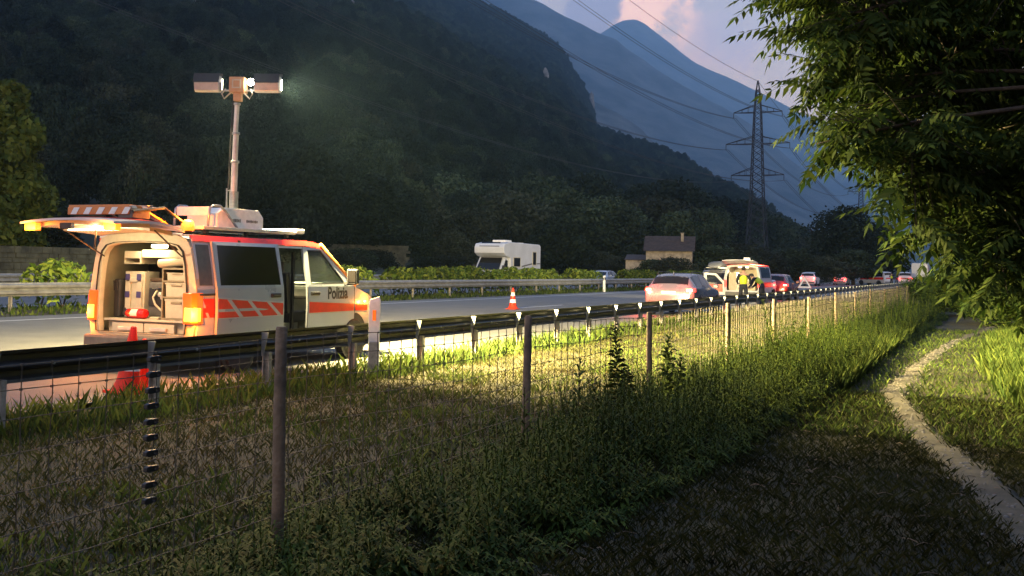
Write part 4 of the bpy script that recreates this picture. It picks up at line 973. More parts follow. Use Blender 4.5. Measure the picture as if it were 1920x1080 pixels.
    m = MB(); m.lathe([(0.17, -0.012), (0.19, 0), (0.17, 0.012), (0.16, 0)], 20, 'Y', (-0.42, 3.45, 1.18), rot=None); m.build('steering_wheel', 'black_plastic', VAN)
    # ---- raised tailgate
    def gw(k): return np.interp(k, [0, 0.35, 0.6, 1], [0.74, 0.88, 0.93, 0.80])
    def gz(k, q): return 1.985+0.06*k+0.05*math.sin(PI*k)+0.05*(1-q*q)
    L = 1.36
    m = MB(); m.grid(lambda k, q: (q*gw(k), 0.0-L*k, gz(k, q)), list(np.linspace(0, 1, 8)), list(np.linspace(-1, 1, 9)), (0, 0, -0.03)); tg = m.build('tailgate', 'white_paint', VAN, auto=0.6)
    m = MB(); m.grid(lambda k, q: (q*gw(k), 0.0-L*k, gz(k, q)+0.004), list(np.linspace(0.05, 0.42, 4)), list(np.linspace(-0.96, 0.96, 9)), (0, 0, 0.004)); m.build('rear_window', 'dark_glass', tg)
    m = MB(); m.grid(lambda k, q: (q*gw(k), 0.0-L*k, gz(k, q)+0.004), list(np.linspace(0.46, 0.72, 3)), list(np.linspace(-0.98, 0.98, 9)), (0, 0, 0.004)); m.build('red_stripe', 'signal_red', tg)
    m = MB(); m.grid(lambda k, q: (q*gw(k)*0.90, 0.0-L*k, gz(k, q)-0.10-0.02*math.sin(PI*k)), list(np.linspace(0.10, 0.50, 4)), list(np.linspace(-0.92, 0.92, 7)), (0, 0, 0.05)); m.build('gate_lining', 'cream_plastic', tg, auto=0.6)
    m = MB(); m.grid(lambda k, q: (q*gw(k)*0.93, 0.0-L*k, gz(k, q)-0.085), list(np.linspace(0.54, 0.90, 4)), list(np.linspace(-0.94, 0.94, 7)), (0, 0, 0.05)); m.build('gate_lining', 'cream_plastic', tg, auto=0.6)
    for s in (-1, 1):
        m = MB(); m.box((s*0.68, -L+0.10, 1.985), (0.20, 0.09, 0.10)); m.build('gate_beacon', 'amber_core', tg, bevel=0.012)
        lamp('gate_beacon_light', 'POINT', VAN, (s*0.68, -L-0.03, 1.95), 24, (1, 0.26, 0.02), 0.04)
        m = MB(); m.tube([(s*0.70, 0.02, 1.62), (s*0.78, -0.62, 1.96)], 0.011, 8); m.build('gas_strut', 'black_plastic', tg)
    m = MB(); m.box((0.0, -L+0.02, 1.99), (0.20, 0.06, 0.08)); m.build('gate_latch', 'black_plastic', tg, bevel=0.01)
    m = MB(); m.tube([(0.45, -L+0.06, 1.97), (0.46, -L+0.05, 1.85), (0.44, -L+0.06, 1.74)], 0.010, 6); m.box((0.44, -L+0.06, 1.72), (0.03, 0.03, 0.03)); m.build('pull_strap', 'black_plastic', tg)
    m = MB(); m.lathe([(0.045, 0), (0.05, 0.02), (0.03, 0.04)], 14, c=(0.36, -L+0.16, 1.955)); m.build('gate_work_lamp', 'white_lamp', tg)
    m = MB(); m.box((0.0, -0.95, 1.955), (0.72, 0.06, 0.02)); m.build('added_gate_strip', 'inner_lamp', tg, bevel=0.006)  # invented glowing strip, added as a fitting for the light aimed into the bay
    lamp('gate_work_light', 'AREA', VAN, (0.0, -0.95, 1.93), 30, (1, 0.80, 0.44), 0.7, aim((0, 0.85, -0.9)), 0.12)
    lamp('gate_ground_light', 'AREA', VAN, (0.35, -1.15, 1.92), 34, (1, 0.60, 0.22), 0.5, aim((0.15, -0.25, -1)), 0.12)
    # folded warning board on the gate and roof
    m = MB(); m.box((0.05, -0.62, 2.26), (1.05, 0.50, 0.035), rotm(rx=R_(-3))); m.box((0.05, -0.87, 2.21), (1.05, 0.03, 0.10)); wb = m.build('warning_board', 'orange_board', VAN, bevel=0.006)
    for k in range(5):
        m = MB(); x = -0.40+k*0.22; m.prism([(x, -0.868), (x+0.10, -0.868), (x+0.03, -0.37), (x-0.07, -0.37)], lambda a, b: (a, b, 2.283-0.026*0+(-0.62-b)*(-0.052)), lambda a, b: (a, b, 2.289+(-0.62-b)*(-0.052))); m.build('white_bar', 'cone_white', wb)
    for k in range(3):
        m = MB(); y0 = -0.82+k*0.19; m.prism([(y0, 2.245), (y0+0.09, 2.245), (y0+0.06, 2.280), (y0-0.03, 2.280)], lambda a, b: (0.577, a, b-(a+0.62)*0.052*0), lambda a, b: (0.581, a, b)); m.build('white_bar', 'cone_white', wb)
    for k in range(5):
        m = MB(); x0 = -0.42+k*0.22; m.prism([(x0, 2.165), (x0+0.10, 2.165), (x0+0.16, 2.255), (x0+0.06, 2.255)], lambda a, b: (a, -0.8865, b), lambda a, b: (a, -0.889, b)); m.build('white_bar', 'cone_white', wb)
    m = MB(); m.box((0.50, -0.70, 2.175), (0.24, 0.32, 0.13)); m.build('control_box', 'grey_plastic', wb, bevel=0.01)
    for x in (-0.45, 0.62):
        m = MB(); m.tube([(x, -0.86, 2.20), (x+0.02, -0.30, 2.275), (x+0.06, 0.16, 2.03)], 0.02, 8); m.build('board_arm', 'black_plastic', wb)
    m = MB(); m.box((0.30, -0.12, 2.16), (0.10, 0.55, 0.03), rotm(rx=R_(-22))); m.build('hinge_plate', 'orange_board', wb)
    # ---- roof platform, mast case, light bar
    m = MB(); m.box((0.20, 1.55, 2.045), (0.95, 2.2, 0.05)); pf = m.build('roof_platform', 'alu', VAN, bevel=0.008)
    for y in (0.6, 1.5, 2.5):
        for x in (-0.2, 0.6):
            m = MB(); m.box((x, y, 2.0), (0.05, 0.06, 0.06)); m.build('platform_foot', 'black_plastic', pf)
    m = MB(); m.box((0.10, 2.72, 2.075), (1.24, 0.22, 0.075)); lb = m.build('light_bar', 'cone_white', VAN, bevel=0.02)
    m = MB(); m.box((0.10, 2.608, 2.08), (1.10, 0.004, 0.045)); m.build('light_bar_window', 'blue_lamp', lb)
    m = MB(); m.prism([(1.05, 2.075), (2.14, 2.075), (2.14, 2.26), (2.02, 2.37), (1.22, 2.37), (1.05, 2.28)], lambda a, b: (-0.14, a, b), lambda a, b: (0.42, a, b)); mc = m.build('mast_case', 'cone_white', VAN, bevel=0.012)
    for (y0, y1) in ((1.38, 1.62), (1.72, 2.02)):
        n = int((y1-y0)/0.035)
        for k in range(n):
            m = MB(); m.box((0.4225, y0+(k+0.5)*0.035, 2.19), (0.003, 0.024, random.choice((0.035, 0.05, 0.042)))); m.build('faded_mark', 'faded_print', mc)
    for x in (-0.16, 0.46):
        m = MB(); m.tube([(x, 0.80, 2.07), (x, 0.83, 2.34), (x, 0.90, 2.385), (x, 1.06, 2.385), (x, 1.16, 2.33), (x, 1.46, 2.08)], 0.018, 8); m.build('guard_hoop', 'steel', VAN, smooth=True)
    m = MB(); m.box((0.15, 0.84, 2.30), (0.58, 0.02, 0.13)); m.build('guard_plate', 'cone_white', VAN, bevel=0.006)
    m = MB(); m.tube([(-0.55, 2.95, 1.93), (-0.56, 2.82, 2.2)], 0.006, 5); m.build('aerial', 'black_plastic', VAN)
    # ---- telescopic floodlight mast
    mx, my = 0.06, 1.86
    tilt = 0.012
    ms = MB(); ms.tube([(mx, my, 2.2), (mx+0.005, my, 2.66)], 0.068, 14); mast = ms.build('mast_base', 'steel', VAN, auto=0.7)
    ms = MB(); ms.box((mx-0.13, my, 2.50), (0.02, 0.02, 0.42)); ms.box((mx-0.06, my, 2.68), (0.16, 0.03, 0.02)); ms.build('cable_guide', 'steel', mast)
    z0 = 2.64
    for (z1, r) in ((3.12, 0.050), (3.56, 0.044), (4.02, 0.038)):
        ms = MB(); ms.tube([(mx, my, z0), (mx+tilt*(z1-2.6), my, z1)], r, 14); ms.build('mast_section', 'alu', mast, auto=0.7)
        ms = MB(); ms.lathe([(r+0.006, -0.02), (r+0.018, -0.015), (r+0.018, 0.015), (r+0.006, 0.02)], 14, c=(mx+tilt*(z1-2.6), my, z1)); ms.build('mast_collar', 'steel', mast, auto=0.7)
        z0 = z1
    ms = MB(); ms.tube([(mx-0.09, my-0.02, 2.68), (mx-0.075, my-0.02, 3.4), (mx-0.05, my-0.01, 4.1)], 0.012, 6); ms.build('mast_cable', 'black_plastic', mast)
    hz = 4.33; A = R_(21.0); rm = rotm(rz=A); hc = Vector((mx+0.03, my, hz))
    def H(p): return tuple(rm @ Vector(p)+hc)
    hd = MB(); hd.box(H((0, 0, -0.02)), (0.24, 0.20, 0.24), rm); hd.box(H((0, 0, -0.20)), (0.12, 0.12, 0.14), rm); head = hd.build('lamp_carrier', 'carrier_paint', VAN, bevel=0.012)
    hd = MB(); hd.ring([(-0.07, -0.08), (0.07, -0.08), (0.07, 0.06), (-0.07, 0.06)], [(-0.05, -0.06), (0.05, -0.06), (0.05, 0.04), (-0.05, 0.04)], lambda a, b: H((a, -0.112, b)), lambda a, b: H((a, -0.101, b))); hd.build('service_hatch', 'cream_lining', head)
    for s in (-1, 1):
        cx = s*0.47
        hd = MB(); hd.prism([(-0.10, -0.09), (-0.13, 0.0), (-0.09, 0.09), (0.06, 0.10), (0.06, -0.10), (-0.06, -0.11)], lambda a, b: H((cx-0.19, a, b*1.25)), lambda a, b: H((cx+0.19, a, b*1.25))); fl = hd.build('floodlight', 'alu', head, bevel=0.008)
        hd = MB(); hd.prism([(-0.145, 0.005), (-0.10, 0.115), (0.075, 0.135), (0.075, 0.105), (-0.09, 0.094), (-0.133, 0.005)], lambda a, b: H((cx-0.20, a, b*1.3)), lambda a, b: H((cx+0.20, a, b*1.3))); hd.build('lamp_hood', 'black_plastic', fl)
        hd = MB(); hd.box(H((cx, 0.064, 0)), (0.40, 0.006, 0.17), rm); hd.build('lamp_lens', 'lamp_lens', fl)
        hd = MB(); hd.box(H((cx*0.62, 0, -0.10)), (0.42, 0.05, 0.02), rm); hd.box(H((cx-s*0.20, -0.02, -0.04)), (0.02, 0.05, 0.12), rm); hd.build('lamp_bracket', 'steel', head)
        fd_ = FLOOD_DIR if s > 0 else FLOOD_DIR2; lp = Vector(H((cx, 0, 0)))+Vector(fd_)*0.28
        lamp('floodlight_beam', 'AREA', VAN, lp, FLOOD if s > 0 else FLOOD*0.28, FLOOD_COL, 0.38, aim(fd_), 0.16)
        hd = MB(); hd.tube([H((s*0.10, -0.05, -0.14)), H((s*0.20, -0.06, -0.24)), H((s*0.24, -0.05, -0.16)), H((s*0.20, 0.0, -0.08))], 0.012, 6); hd.build('lamp_cable', 'cream_lining', head)
    hd = MB(); hd.ball(H((0.22, -0.08, 0.02)), 0.055); hd.build('work_lamp', 'white_lamp', head, smooth=True)
    wl = lamp('work_lamp_light', 'SPOT', VAN, H((0.24, -0.15, 0.02)), 2600, (1, 0.72, 0.34), 0.06, aim((4.4, -4.6, -4.4))); wl.data.spot_size = R_(95); wl.data.spot_blend = 1.0
FLOOD = 20000.0; FLOOD_COL = (1.0, 0.80, 0.36); FLOOD_DIR = (0.43, 0.90, -0.04); FLOOD_DIR2 = (-0.28, 0.88, -0.38)
van()
# ---- loose load in the cargo bay
def vloc(x, y, z): return (VX+x, VY+y, 0.047+z)
def crate(x, y, z, w, d, h, label):
    t = empty('storage_box', vloc(x, y, z)); tag(t, label, 'storage box', 'cream plastic boxes on the van shelves')
    m = MB(); m.prism([(-w/2*0.94, 0), (w/2*0.94, 0), (w/2, h*0.92), (-w/2, h*0.92)], lambda a, b: (a, -d/2, b), lambda a, b: (a, d/2, b)); m.build('box', 'cream_plastic', t, bevel=0.006)
    m = MB(); m.box((0, 0, h*0.95), (w*1.05, d*1.03, h*0.10)); m.build('lid', 'cream_plastic', t, bevel=0.005)
    m = MB(); m.box((0, -d/2-0.008, h*0.80), (w*0.45, 0.018, h*0.10)); m.build('clasp', 'shelf_grey', t, bevel=0.004)
crate(0.45, 0.44, 0.775, 0.40, 0.46, 0.265, 'large cream lidded box on the lowest van shelf')
crate(0.45, 0.44, 1.070, 0.40, 0.46, 0.195, 'cream lidded box on the middle van shelf')
crate(0.45, 0.44, 1.295, 0.38, 0.44, 0.110, 'flat cream lidded box on the top van shelf')
def load():
    t = empty('transport_case', vloc(-0.42, 0.50, 0.752)); tag(t, 'upright cream transport case with blue corner clips in the van', 'case')
    m = MB(); m.box((-0.02, 0, 0.33), (0.36, 0.30, 0.66)); m.box((0.09, -0.16, 0.33), (0.09, 0.05, 0.60)); m.box((-0.12, -0.16, 0.33), (0.09, 0.05, 0.60)); m.box((-0.01, -0.16, 0.10), (0.30, 0.05, 0.07)); m.box((-0.01, -0.16, 0.54), (0.30, 0.05, 0.07)); m.build('shell', 'cream_plastic', t, bevel=0.012)
    for x in (-0.12, 0.09):
        for z in (0.08, 0.33, 0.58):
            m = MB(); m.box((x, -0.188, z), (0.08, 0.012, 0.09)); m.build('clip', 'blue_clip', t, bevel=0.004)
    t = empty('power_generator', vloc(-0.02, 0.62, 0.752)); tag(t, 'grey portable generator with hose and sockets in the van', 'generator')
    m = MB(); m.box((0, 0, 0.27), (0.40, 0.46, 0.50)); m.build('housing', 'grey_plastic', t, bevel=0.03)
    m = MB(); m.box((0, -0.05, 0.545), (0.36, 0.36, 0.05)); m.build('top_cover', 'brown_cloth', t, bevel=0.015)
    m = MB(); m.box((0.0, -0.24, 0.30), (0.34, 0.03, 0.26)); m.build('socket_panel', 'black_plastic', t, bevel=0.01)
    for (x, z) in ((0.06, 0.34), (0.11, 0.30)):
        m = MB(); m.lathe([(0.035, 0), (0.035, -0.04), (0.02, -0.05)], 12, 'Y', (x, -0.255, z)); m.build('socket', 'alu', t)
    m = MB(); m.tube([(0.0, -0.27, 0.40), (-0.05, -0.30, 0.30), (0.0, -0.31, 0.20), (0.10, -0.30, 0.12), (0.17, -0.28, 0.10)], 0.016, 8); m.build('hose', 'hose_cream', t, smooth=True)
    m = MB(); m.tube([(-0.10, -0.26, 0.42), (-0.02, -0.29, 0.42), (0.08, -0.28, 0.44)], 0.010, 6); m.build('carry_handle', 'chrome', t)
    t = empty('fire_extinguisher', vloc(-0.24, 0.20, 0.822)); t.rotation_euler = (0, 0, R_(-4)); tag(t, 'red fire extinguisher lying at the edge of the van load deck', 'extinguisher')
    m = MB(); m.lathe([(0.02, -0.20), (0.045, -0.19), (0.068, -0.15), (0.07, 0.0), (0.07, 0.14), (0.06, 0.17), (0.02, 0.18)], 18, 'X'); m.build('cylinder', 'extinguisher_red', t, auto=0.6)
    m = MB(); m.lathe([(0.028, -0.26), (0.032, -0.24), (0.032, -0.20)], 12, 'X'); m.box((-0.25, 0, 0.03), (0.03, 0.02, 0.09)); m.build('valve', 'black_plastic', t)
    m = MB(); m.grid(lambda a, q: (a, -0.0715*math.cos(q), 0.0715*math.sin(q)), [-0.07, 0.06], list(np.linspace(-0.5, 1.0, 8))); m.build('label_sticker', 'plate_white', t)
    t = empty('folded_sheet', vloc(0.08, 0.24, 0.752)); tag(t, 'small pale folded sheet beside the fire extinguisher', 'sheet'); m = MB(); m.box((0, 0, 0.015), (0.16, 0.12, 0.03)); m.build('layer', 'cream_lining', t, bevel=0.008)
load()
def bag(x, y, z, sx, sy, sz, label, m='brown_cloth'):
    t = empty('equipment_bag', vloc(x, y, z)); tag(t, label, 'bag', 'soft bags stowed in the van'); b = MB(); b.box((0, 0, sz/2), (sx, sy, sz)); b.build('body', m, t, bevel=0.04, seg=3)
    b = MB(); b.tube([(-sx*0.25, -sy/2-0.01, sz*0.7), (-sx*0.2, -sy/2-0.03, sz*0.95), (sx*0.2, -sy/2-0.03, sz*0.95), (sx*0.25, -sy/2-0.01, sz*0.7)], 0.01, 6); b.build('strap', 'black_plastic', t)
bag(-0.44, 0.55, 1.605, 0.26, 0.4, 0.09, 'dark bag stuffed into the left overhead locker of the van', 'black_plastic')
bag(0.0, 0.72, 1.36, 0.34, 0.3, 0.22, 'brown bag on top of the generator in the van')
bag(0.42, 0.58, 1.475, 0.44, 0.3, 0.09, 'dark folded jacket on top of the van shelf rack')
bag(-0.68, 0.55, 0.752, 0.12, 0.6, 0.55, 'dark narrow bag against the left wall of the van', 'black_plastic')
# ------------------------------------------------------------------ grass
def blades(name, n, xy, hmin, hmax, w, m, label, lean=0.5, z0=0.0):
    x, y = xy; n = len(x)
    h = hmin+(hmax-hmin)*rng.random(n)**1.5; a = rng.random(n)*2*PI; ww = w*(0.6+0.8*rng.random(n))
    z = vz(x, y)+z0-0.01
    dx, dy = np.cos(a)*ww, np.sin(a)*ww; ln = lean*(0.2+rng.random(n)); b = rng.random(n)*2*PI
    V = np.zeros((n, 4, 3))
    V[:, 0] = np.stack([x-dx, y-dy, z], 1); V[:, 1] = np.stack([x+dx, y+dy, z], 1)
    mx, my = x+np.cos(b)*h*ln*0.28, y+np.sin(b)*h*ln*0.28
    V[:, 2] = np.stack([mx+dx*0.6, my+dy*0.6, z+h*0.55], 1)
    V[:, 3] = np.stack([x+np.cos(b)*h*ln, y+np.sin(b)*h*ln, z+h], 1)
    i = np.arange(n)*4
    F = np.concatenate([np.stack([i, i+1, i+2], 1), np.stack([i, i+2, i+3], 1)])
    return tag(obj(name, np_mesh(name, V.reshape(-1, 3), F, m)), label, 'grass', kind='stuff')
def scat(n, x0, x1, y0, y1, p=1.0, thr=None, ns=0.8):
    x = x0+(x1-x0)*rng.random(n); y = y0+(y1-y0)*rng.random(n)**p
    if thr is not None:
        f = fbm(x*ns+3, y*ns, 3); k = f > thr; x, y = x[k], y[k]
    k = np.abs(x-path_x(y)) > path_w(y)*(0.35+0.95*rng.random(len(x)))
    return x[k], y[k]
blades('mown_grass', 0, scat(80000, -8.5, -3.3, 3.2, 24, 1.3), 0.03, 0.085, 0.0032, 'grass_dry', 'short dry mown grass on the floodlit verge', 0.9)
blades('mown_grass', 0, scat(26000, -8.4, -3.4, 3.2, 24, 1.3, 0.02), 0.05, 0.13, 0.005, 'grass_green', 'greener tufts in the mown verge', 0.7)
blades('mown_grass', 0, scat(30000, -8.6, -3.0, 24, 62), 0.05, 0.14, 0.010, 'grass_dry', 'short dry grass on the far part of the verge', 0.8)
blades('mown_grass', 0, scat(12000, -8.6, -3.0, 24, 62, 1, 0.0), 0.06, 0.2, 0.012, 'grass_green', 'green tufts on the far part of the verge', 0.7)
x, y = scat(26000, -9.15, -7.7, 2.0, 60, 1.4)
blades('tall_grass', 0, (x, y), 0.06, 0.26, 0.006, 'grass_green', 'green grass growing along the foot of the guard rail', 0.55)
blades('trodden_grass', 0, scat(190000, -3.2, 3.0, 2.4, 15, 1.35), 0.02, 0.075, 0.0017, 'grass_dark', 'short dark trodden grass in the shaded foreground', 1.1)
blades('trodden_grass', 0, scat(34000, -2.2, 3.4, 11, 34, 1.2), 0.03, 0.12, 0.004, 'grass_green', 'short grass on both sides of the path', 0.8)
NG = 110000; x = -0.6+3.6*rng.random(NG)**0.8; y = 8.5+26*rng.random(NG)**1.2; k = x > path_x(y)+np.interp(y, [8, 14, 20, 30], [1.9, 1.35, 0.9, 0.6])+0.3*rng.random(NG); x, y = x[k], y[k]
blades('tall_grass', 0, (x, y), 0.08, 0.34, 0.0020, 'grass_green', 'tall lush grass to the right of the path', 0.5)
x, y = scat(60000, -3.7, -1.7, 15, 52, 1.3)
blades('tall_grass', 0, (x, y), 0.08, 0.36, 0.0028, 'grass_green', 'tall green grass along the far stretch of the fence', 0.5)
x, y = scat(9000, -28.4, -24.2, 18, 110)
blades('tall_grass', 0, (x, y), 0.08, 0.30, 0.03, 'grass_green', 'grass on the central reservation under the pale rail', 0.6, 0.03)
# dead twigs and straw on the trodden ground
def litter():
    V = []; F = []
    m = MB()
    for k in range(420):
        x = random.uniform(-3.0, 2.6); y = random.uniform(2.6, 13); a = random.uniform(0, PI); L = random.uniform(0.03, 0.16)
        z = float(vz(x, y))+0.02
        m.tube([(x, y, z), (x+math.cos(a)*L*0.5, y+math.sin(a)*L*0.5, z+random.uniform(0, 0.02)), (x+math.cos(a)*L, y+math.sin(a)*L, z)], 0.0028, 3, cap=False)
    tag(m.build('straw_litter', 'post_wood'), 'dry straw and twigs scattered on the trodden grass', 'litter', kind='stuff')
litter()

# ------------------------------------------------------------------ weeds
def weed_geo(base, h, leaves, L, az0, lean):
    """lanceolate-leaved upright stems; arrays of N plants -> leaf quads, stem quads"""
    N = len(base); k = leaves
    t = (np.arange(k)[None, :]+rng.random((N, k)))/k; t = 0.12+0.88*t
    az = az0[:, None]+np.arange(k)[None, :]*2.4+rng.random((N, k))*0.7
    lx = np.cos(lean[:, 1])*lean[:, 0]; ly = np.sin(lean[:, 1])*lean[:, 0]
    P = np.stack([base[:, 0:1]+lx[:, None]*t**1.6*h[:, None], base[:, 1:2]+ly[:, None]*t**1.6*h[:, None], base[:, 2:3]+t*h[:, None]], -1)
    LL = (L[:, None]*(1.15-0.75*t**2)*(0.75+0.5*rng.random((N, k))))[..., None]
    d = np.stack([np.cos(az), np.sin(az), np.zeros_like(az)], -1); s = np.stack([-np.sin(az), np.cos(az), np.zeros_like(az)], -1)
    up = np.array([0, 0, 1.0]); rise = (0.75*t+0.05)[..., None]
    q0 = P; q1 = P+d*LL*0.45+up*LL*(0.18+0.35*rise)+s*LL*0.11; q2 = P+d*LL*0.98+up*LL*(rise*0.75-0.25); q3 = P+d*LL*0.45+up*LL*(0.18+0.35*rise)-s*LL*0.11
    V = np.stack([q0, q1, q2, q3], 2).reshape(-1, 3); F = np.arange(len(V)).reshape(-1, 4)
    ts = np.linspace(0, 1, 4); S = np.stack([base[:, 0:1]+lx[:, None]*ts**1.6*h[:, None], base[:, 1:2]+ly[:, None]*ts**1.6*h[:, None], base[:, 2:3]+ts*h[:, None]], -1)
    r = 0.0035
    SV = np.stack([S+np.array([r, 0, 0]), S+np.array([-r/2, r*0.87, 0]), S+np.array([-r/2, -r*0.87, 0])], 2)  # N,4,3,3
    b = (np.arange(N)*12)[:, None]; SF = []
    for i in range(3):
        for j in range(3): SF.append(np.stack([b[:, 0]+i*3+j, b[:, 0]+i*3+(j+1) % 3, b[:, 0]+(i+1)*3+(j+1) % 3, b[:, 0]+(i+1)*3+j], 1))
    return V, F, SV.reshape(-1, 3), np.concatenate(SF)
def undergrowth(n, xf0, xf1, y0, y1, hmin, hmax, label, p=1.2, L=0.10, leaves=26, m='weed_leaf'):
    y = y0+(y1-y0)*rng.random(n)**p; x = xf0(y)+(xf1(y)-xf0(y))*rng.random(n)
    dens = fbm(x*1.1+9, y*1.1, 3); k = dens > -0.16+0.1*rng.random(n); x, y = x[k], y[k]; n = len(x)
    base = np.stack([x, y, vz(x, y)-0.02], 1)
    edge = np.clip((xf1(y)-x)/0.5, 0.25, 1)
    h = (hmin+(hmax-hmin)*rng.random(n)**1.3)*edge*(0.95+1.5*fbm(x*0.8, y*0.8+4, 3))*np.interp(y, [3, 5.5, 8, 11], [0.38, 0.5, 0.95, 1.2])*np.interp(x, [-3.9, -3.0, -2.6], [0.6, 0.9, 1.0])
    lean = np.stack([0.05+0.22*rng.random(n), rng.random(n)*2*PI], 1)
    V, F, SV, SF = weed_geo(base, h, leaves, np.full(n, L)*(0.7+0.6*rng.random(n)), rng.random(n)*6.28, lean)
    AV = np.concatenate([V, SV]); AF = np.concatenate([F, SF+len(V)])
    tag(obj('undergrowth', np_mesh('undergrowth', AV, AF, m)), label, 'undergrowth', kind='stuff')
f0 = lambda y: np.interp(y, [2, 8, 20, 40], [-3.75, -3.7, -3.6, -3.5]); f1 = lambda y: np.interp(y, [2, 5, 9.5, 13, 17, 24, 40], [-2.45, -2.2, -1.95, -1.9, -1.75, -1.6, -1.2])
undergrowth(2900, f0, f1, 2.6, 20, 0.25, 0.78, 'dark leafy weeds crowding the foot of the wire fence')
undergrowth(1300, f0, f1, 14, 44, 0.3, 0.95, 'leafy weeds along the far stretch of the fence', 1.0, 0.12, 20)
g0 = lambda y: y*0-4.6; g1 = lambda y: y*0-3.5
undergrowth(420, g0, g1, 3.0, 10, 0.10, 0.34, 'sparse low weeds on the verge side of the fence', 1.0, 0.09, 14)
def on_plane(u, v, X): d = ray(u, v); return CAM+d*(X/d.x)
def single_weed(u, vtop, X, label, leaves, L, fat=1.0, name='weed_plant', arch=0.12):
    leaves = int(leaves*1.6); fat *= 1.35
    q = on_plane(u, vtop, X); base = Vector((X, q.y, float(vz(X, q.y))-0.02)); h = q.z-base.z
    t = empty(name, base); tag(t, label, 'plant', 'tall weeds silhouetted against the lit verge')
    V, F, SV, SF = weed_geo(np.array([[0, 0, 0.0]]), np.array([h]), leaves, np.array([L]), np.array([u*0.1]), np.array([[arch*0.3, u]]))
    V = V.reshape(-1, 4, 3)
    mid = (V[:, 1]+V[:, 3])/2; V[:, 1] = mid+(V[:, 1]-mid)*fat; V[:, 3] = mid+(V[:, 3]-mid)*fat
    for k in range(len(V)): obj('leaf', np_mesh('leaf', V[k], [(0, 1, 2, 3)], 'weed_leaf'), t)
    obj('stem', np_mesh('stem', SV, SF, 'weed_leaf'), t)
single_weed(1086, 678, -3.25, 'tall slender weed with narrow drooping leaves left of the bushy one', 30, 0.17)
single_weed(1122, 708, -3.1, 'shorter slender weed next to the bushy one', 26, 0.15)
single_weed(1160, 610, -3.45, 'tallest dark bushy weed rising before the third fence post', 46, 0.13, 2.6)
single_weed(1178, 690, -3.3, 'dark bushy weed just left of the third fence post', 36, 0.13, 2.4)
single_weed(1252, 632, -3.3, 'feathery dark weed rising right of the third fence post', 40, 0.22, 1.5)
single_weed(1275, 668, -3.2, 'lower feathery weed right of the third fence post', 36, 0.18, 1.6)
single_weed(1300, 690, -3.1, 'leafy weed between the third and fourth fence post', 34, 0.16, 1.4)
single_weed(985, 730, -3.2, 'slender weed standing beside the second fence post', 24, 0.13)
single_weed(1366, 630, -3.3, 'thin weed against the fourth fence post', 26, 0.10, 1.6)

# ------------------------------------------------------------------ overhanging tree with feathery leaves
def leaf_template(seed, n=6, L=0.46, ll=0.115, droop=0.5):
    r = np.random.default_rng(seed); V = []; F = []
    ts = np.linspace(0.18, 1, n)
    def axis(t): return np.array([t*L, 0, 0.10*L*math.sin(t*1.6)-droop*L*t*t*0.55])
    def leaflet(p, d, nrm, l):
        s = np.cross(nrm, d); s /= np.linalg.norm(s); b = len(V)
        V.extend([p, p+d*l*0.45+s*l*0.17-nrm*l*0.02, p+d*l-nrm*l*0.16, p+d*l*0.45-s*l*0.17-nrm*l*0.02]); F.append((b, b+1, b+2, b+3))
    for i, t in enumerate(ts):
        p = axis(t); l = ll*(0.75+0.35*math.sin(PI*min(1, t+0.1)))*(0.9+0.2*r.random())
        for s in (-1, 1):
            d = np.array([0.55, s*0.80, -0.28-0.25*r.random()]); d /= np.linalg.norm(d)
            leaflet(p, d, np.array([0.15*r.normal(), 0.15*r.normal(), 1.0]), l)
    d = axis(1)-axis(0.9); d /= np.linalg.norm(d); leaflet(axis(1), d, np.array([0, 0, 1.0]), ll)
    # rachis
    for i in range(4):
        a, b2 = axis(i/4), axis((i+1)/4); k = len(V); w = np.array([0, 0.0022, 0.0]); V.extend([a-w, a+w, b2+w, b2-w]); F.append((k, k+1, k+2, k+3))
    return np.array(V), np.array(F)
def in_poly(u, v, P):
    c = np.zeros(len(u), bool); n = len(P)
    for i in range(n):
        x0, y0 = P[i]; x1, y1 = P[(i+1) % n]
        k = ((y0 > v) != (y1 > v)) & (u < (x1-x0)*(v-y0)/((y1-y0)+1e-9)+x0); c ^= k
    return c
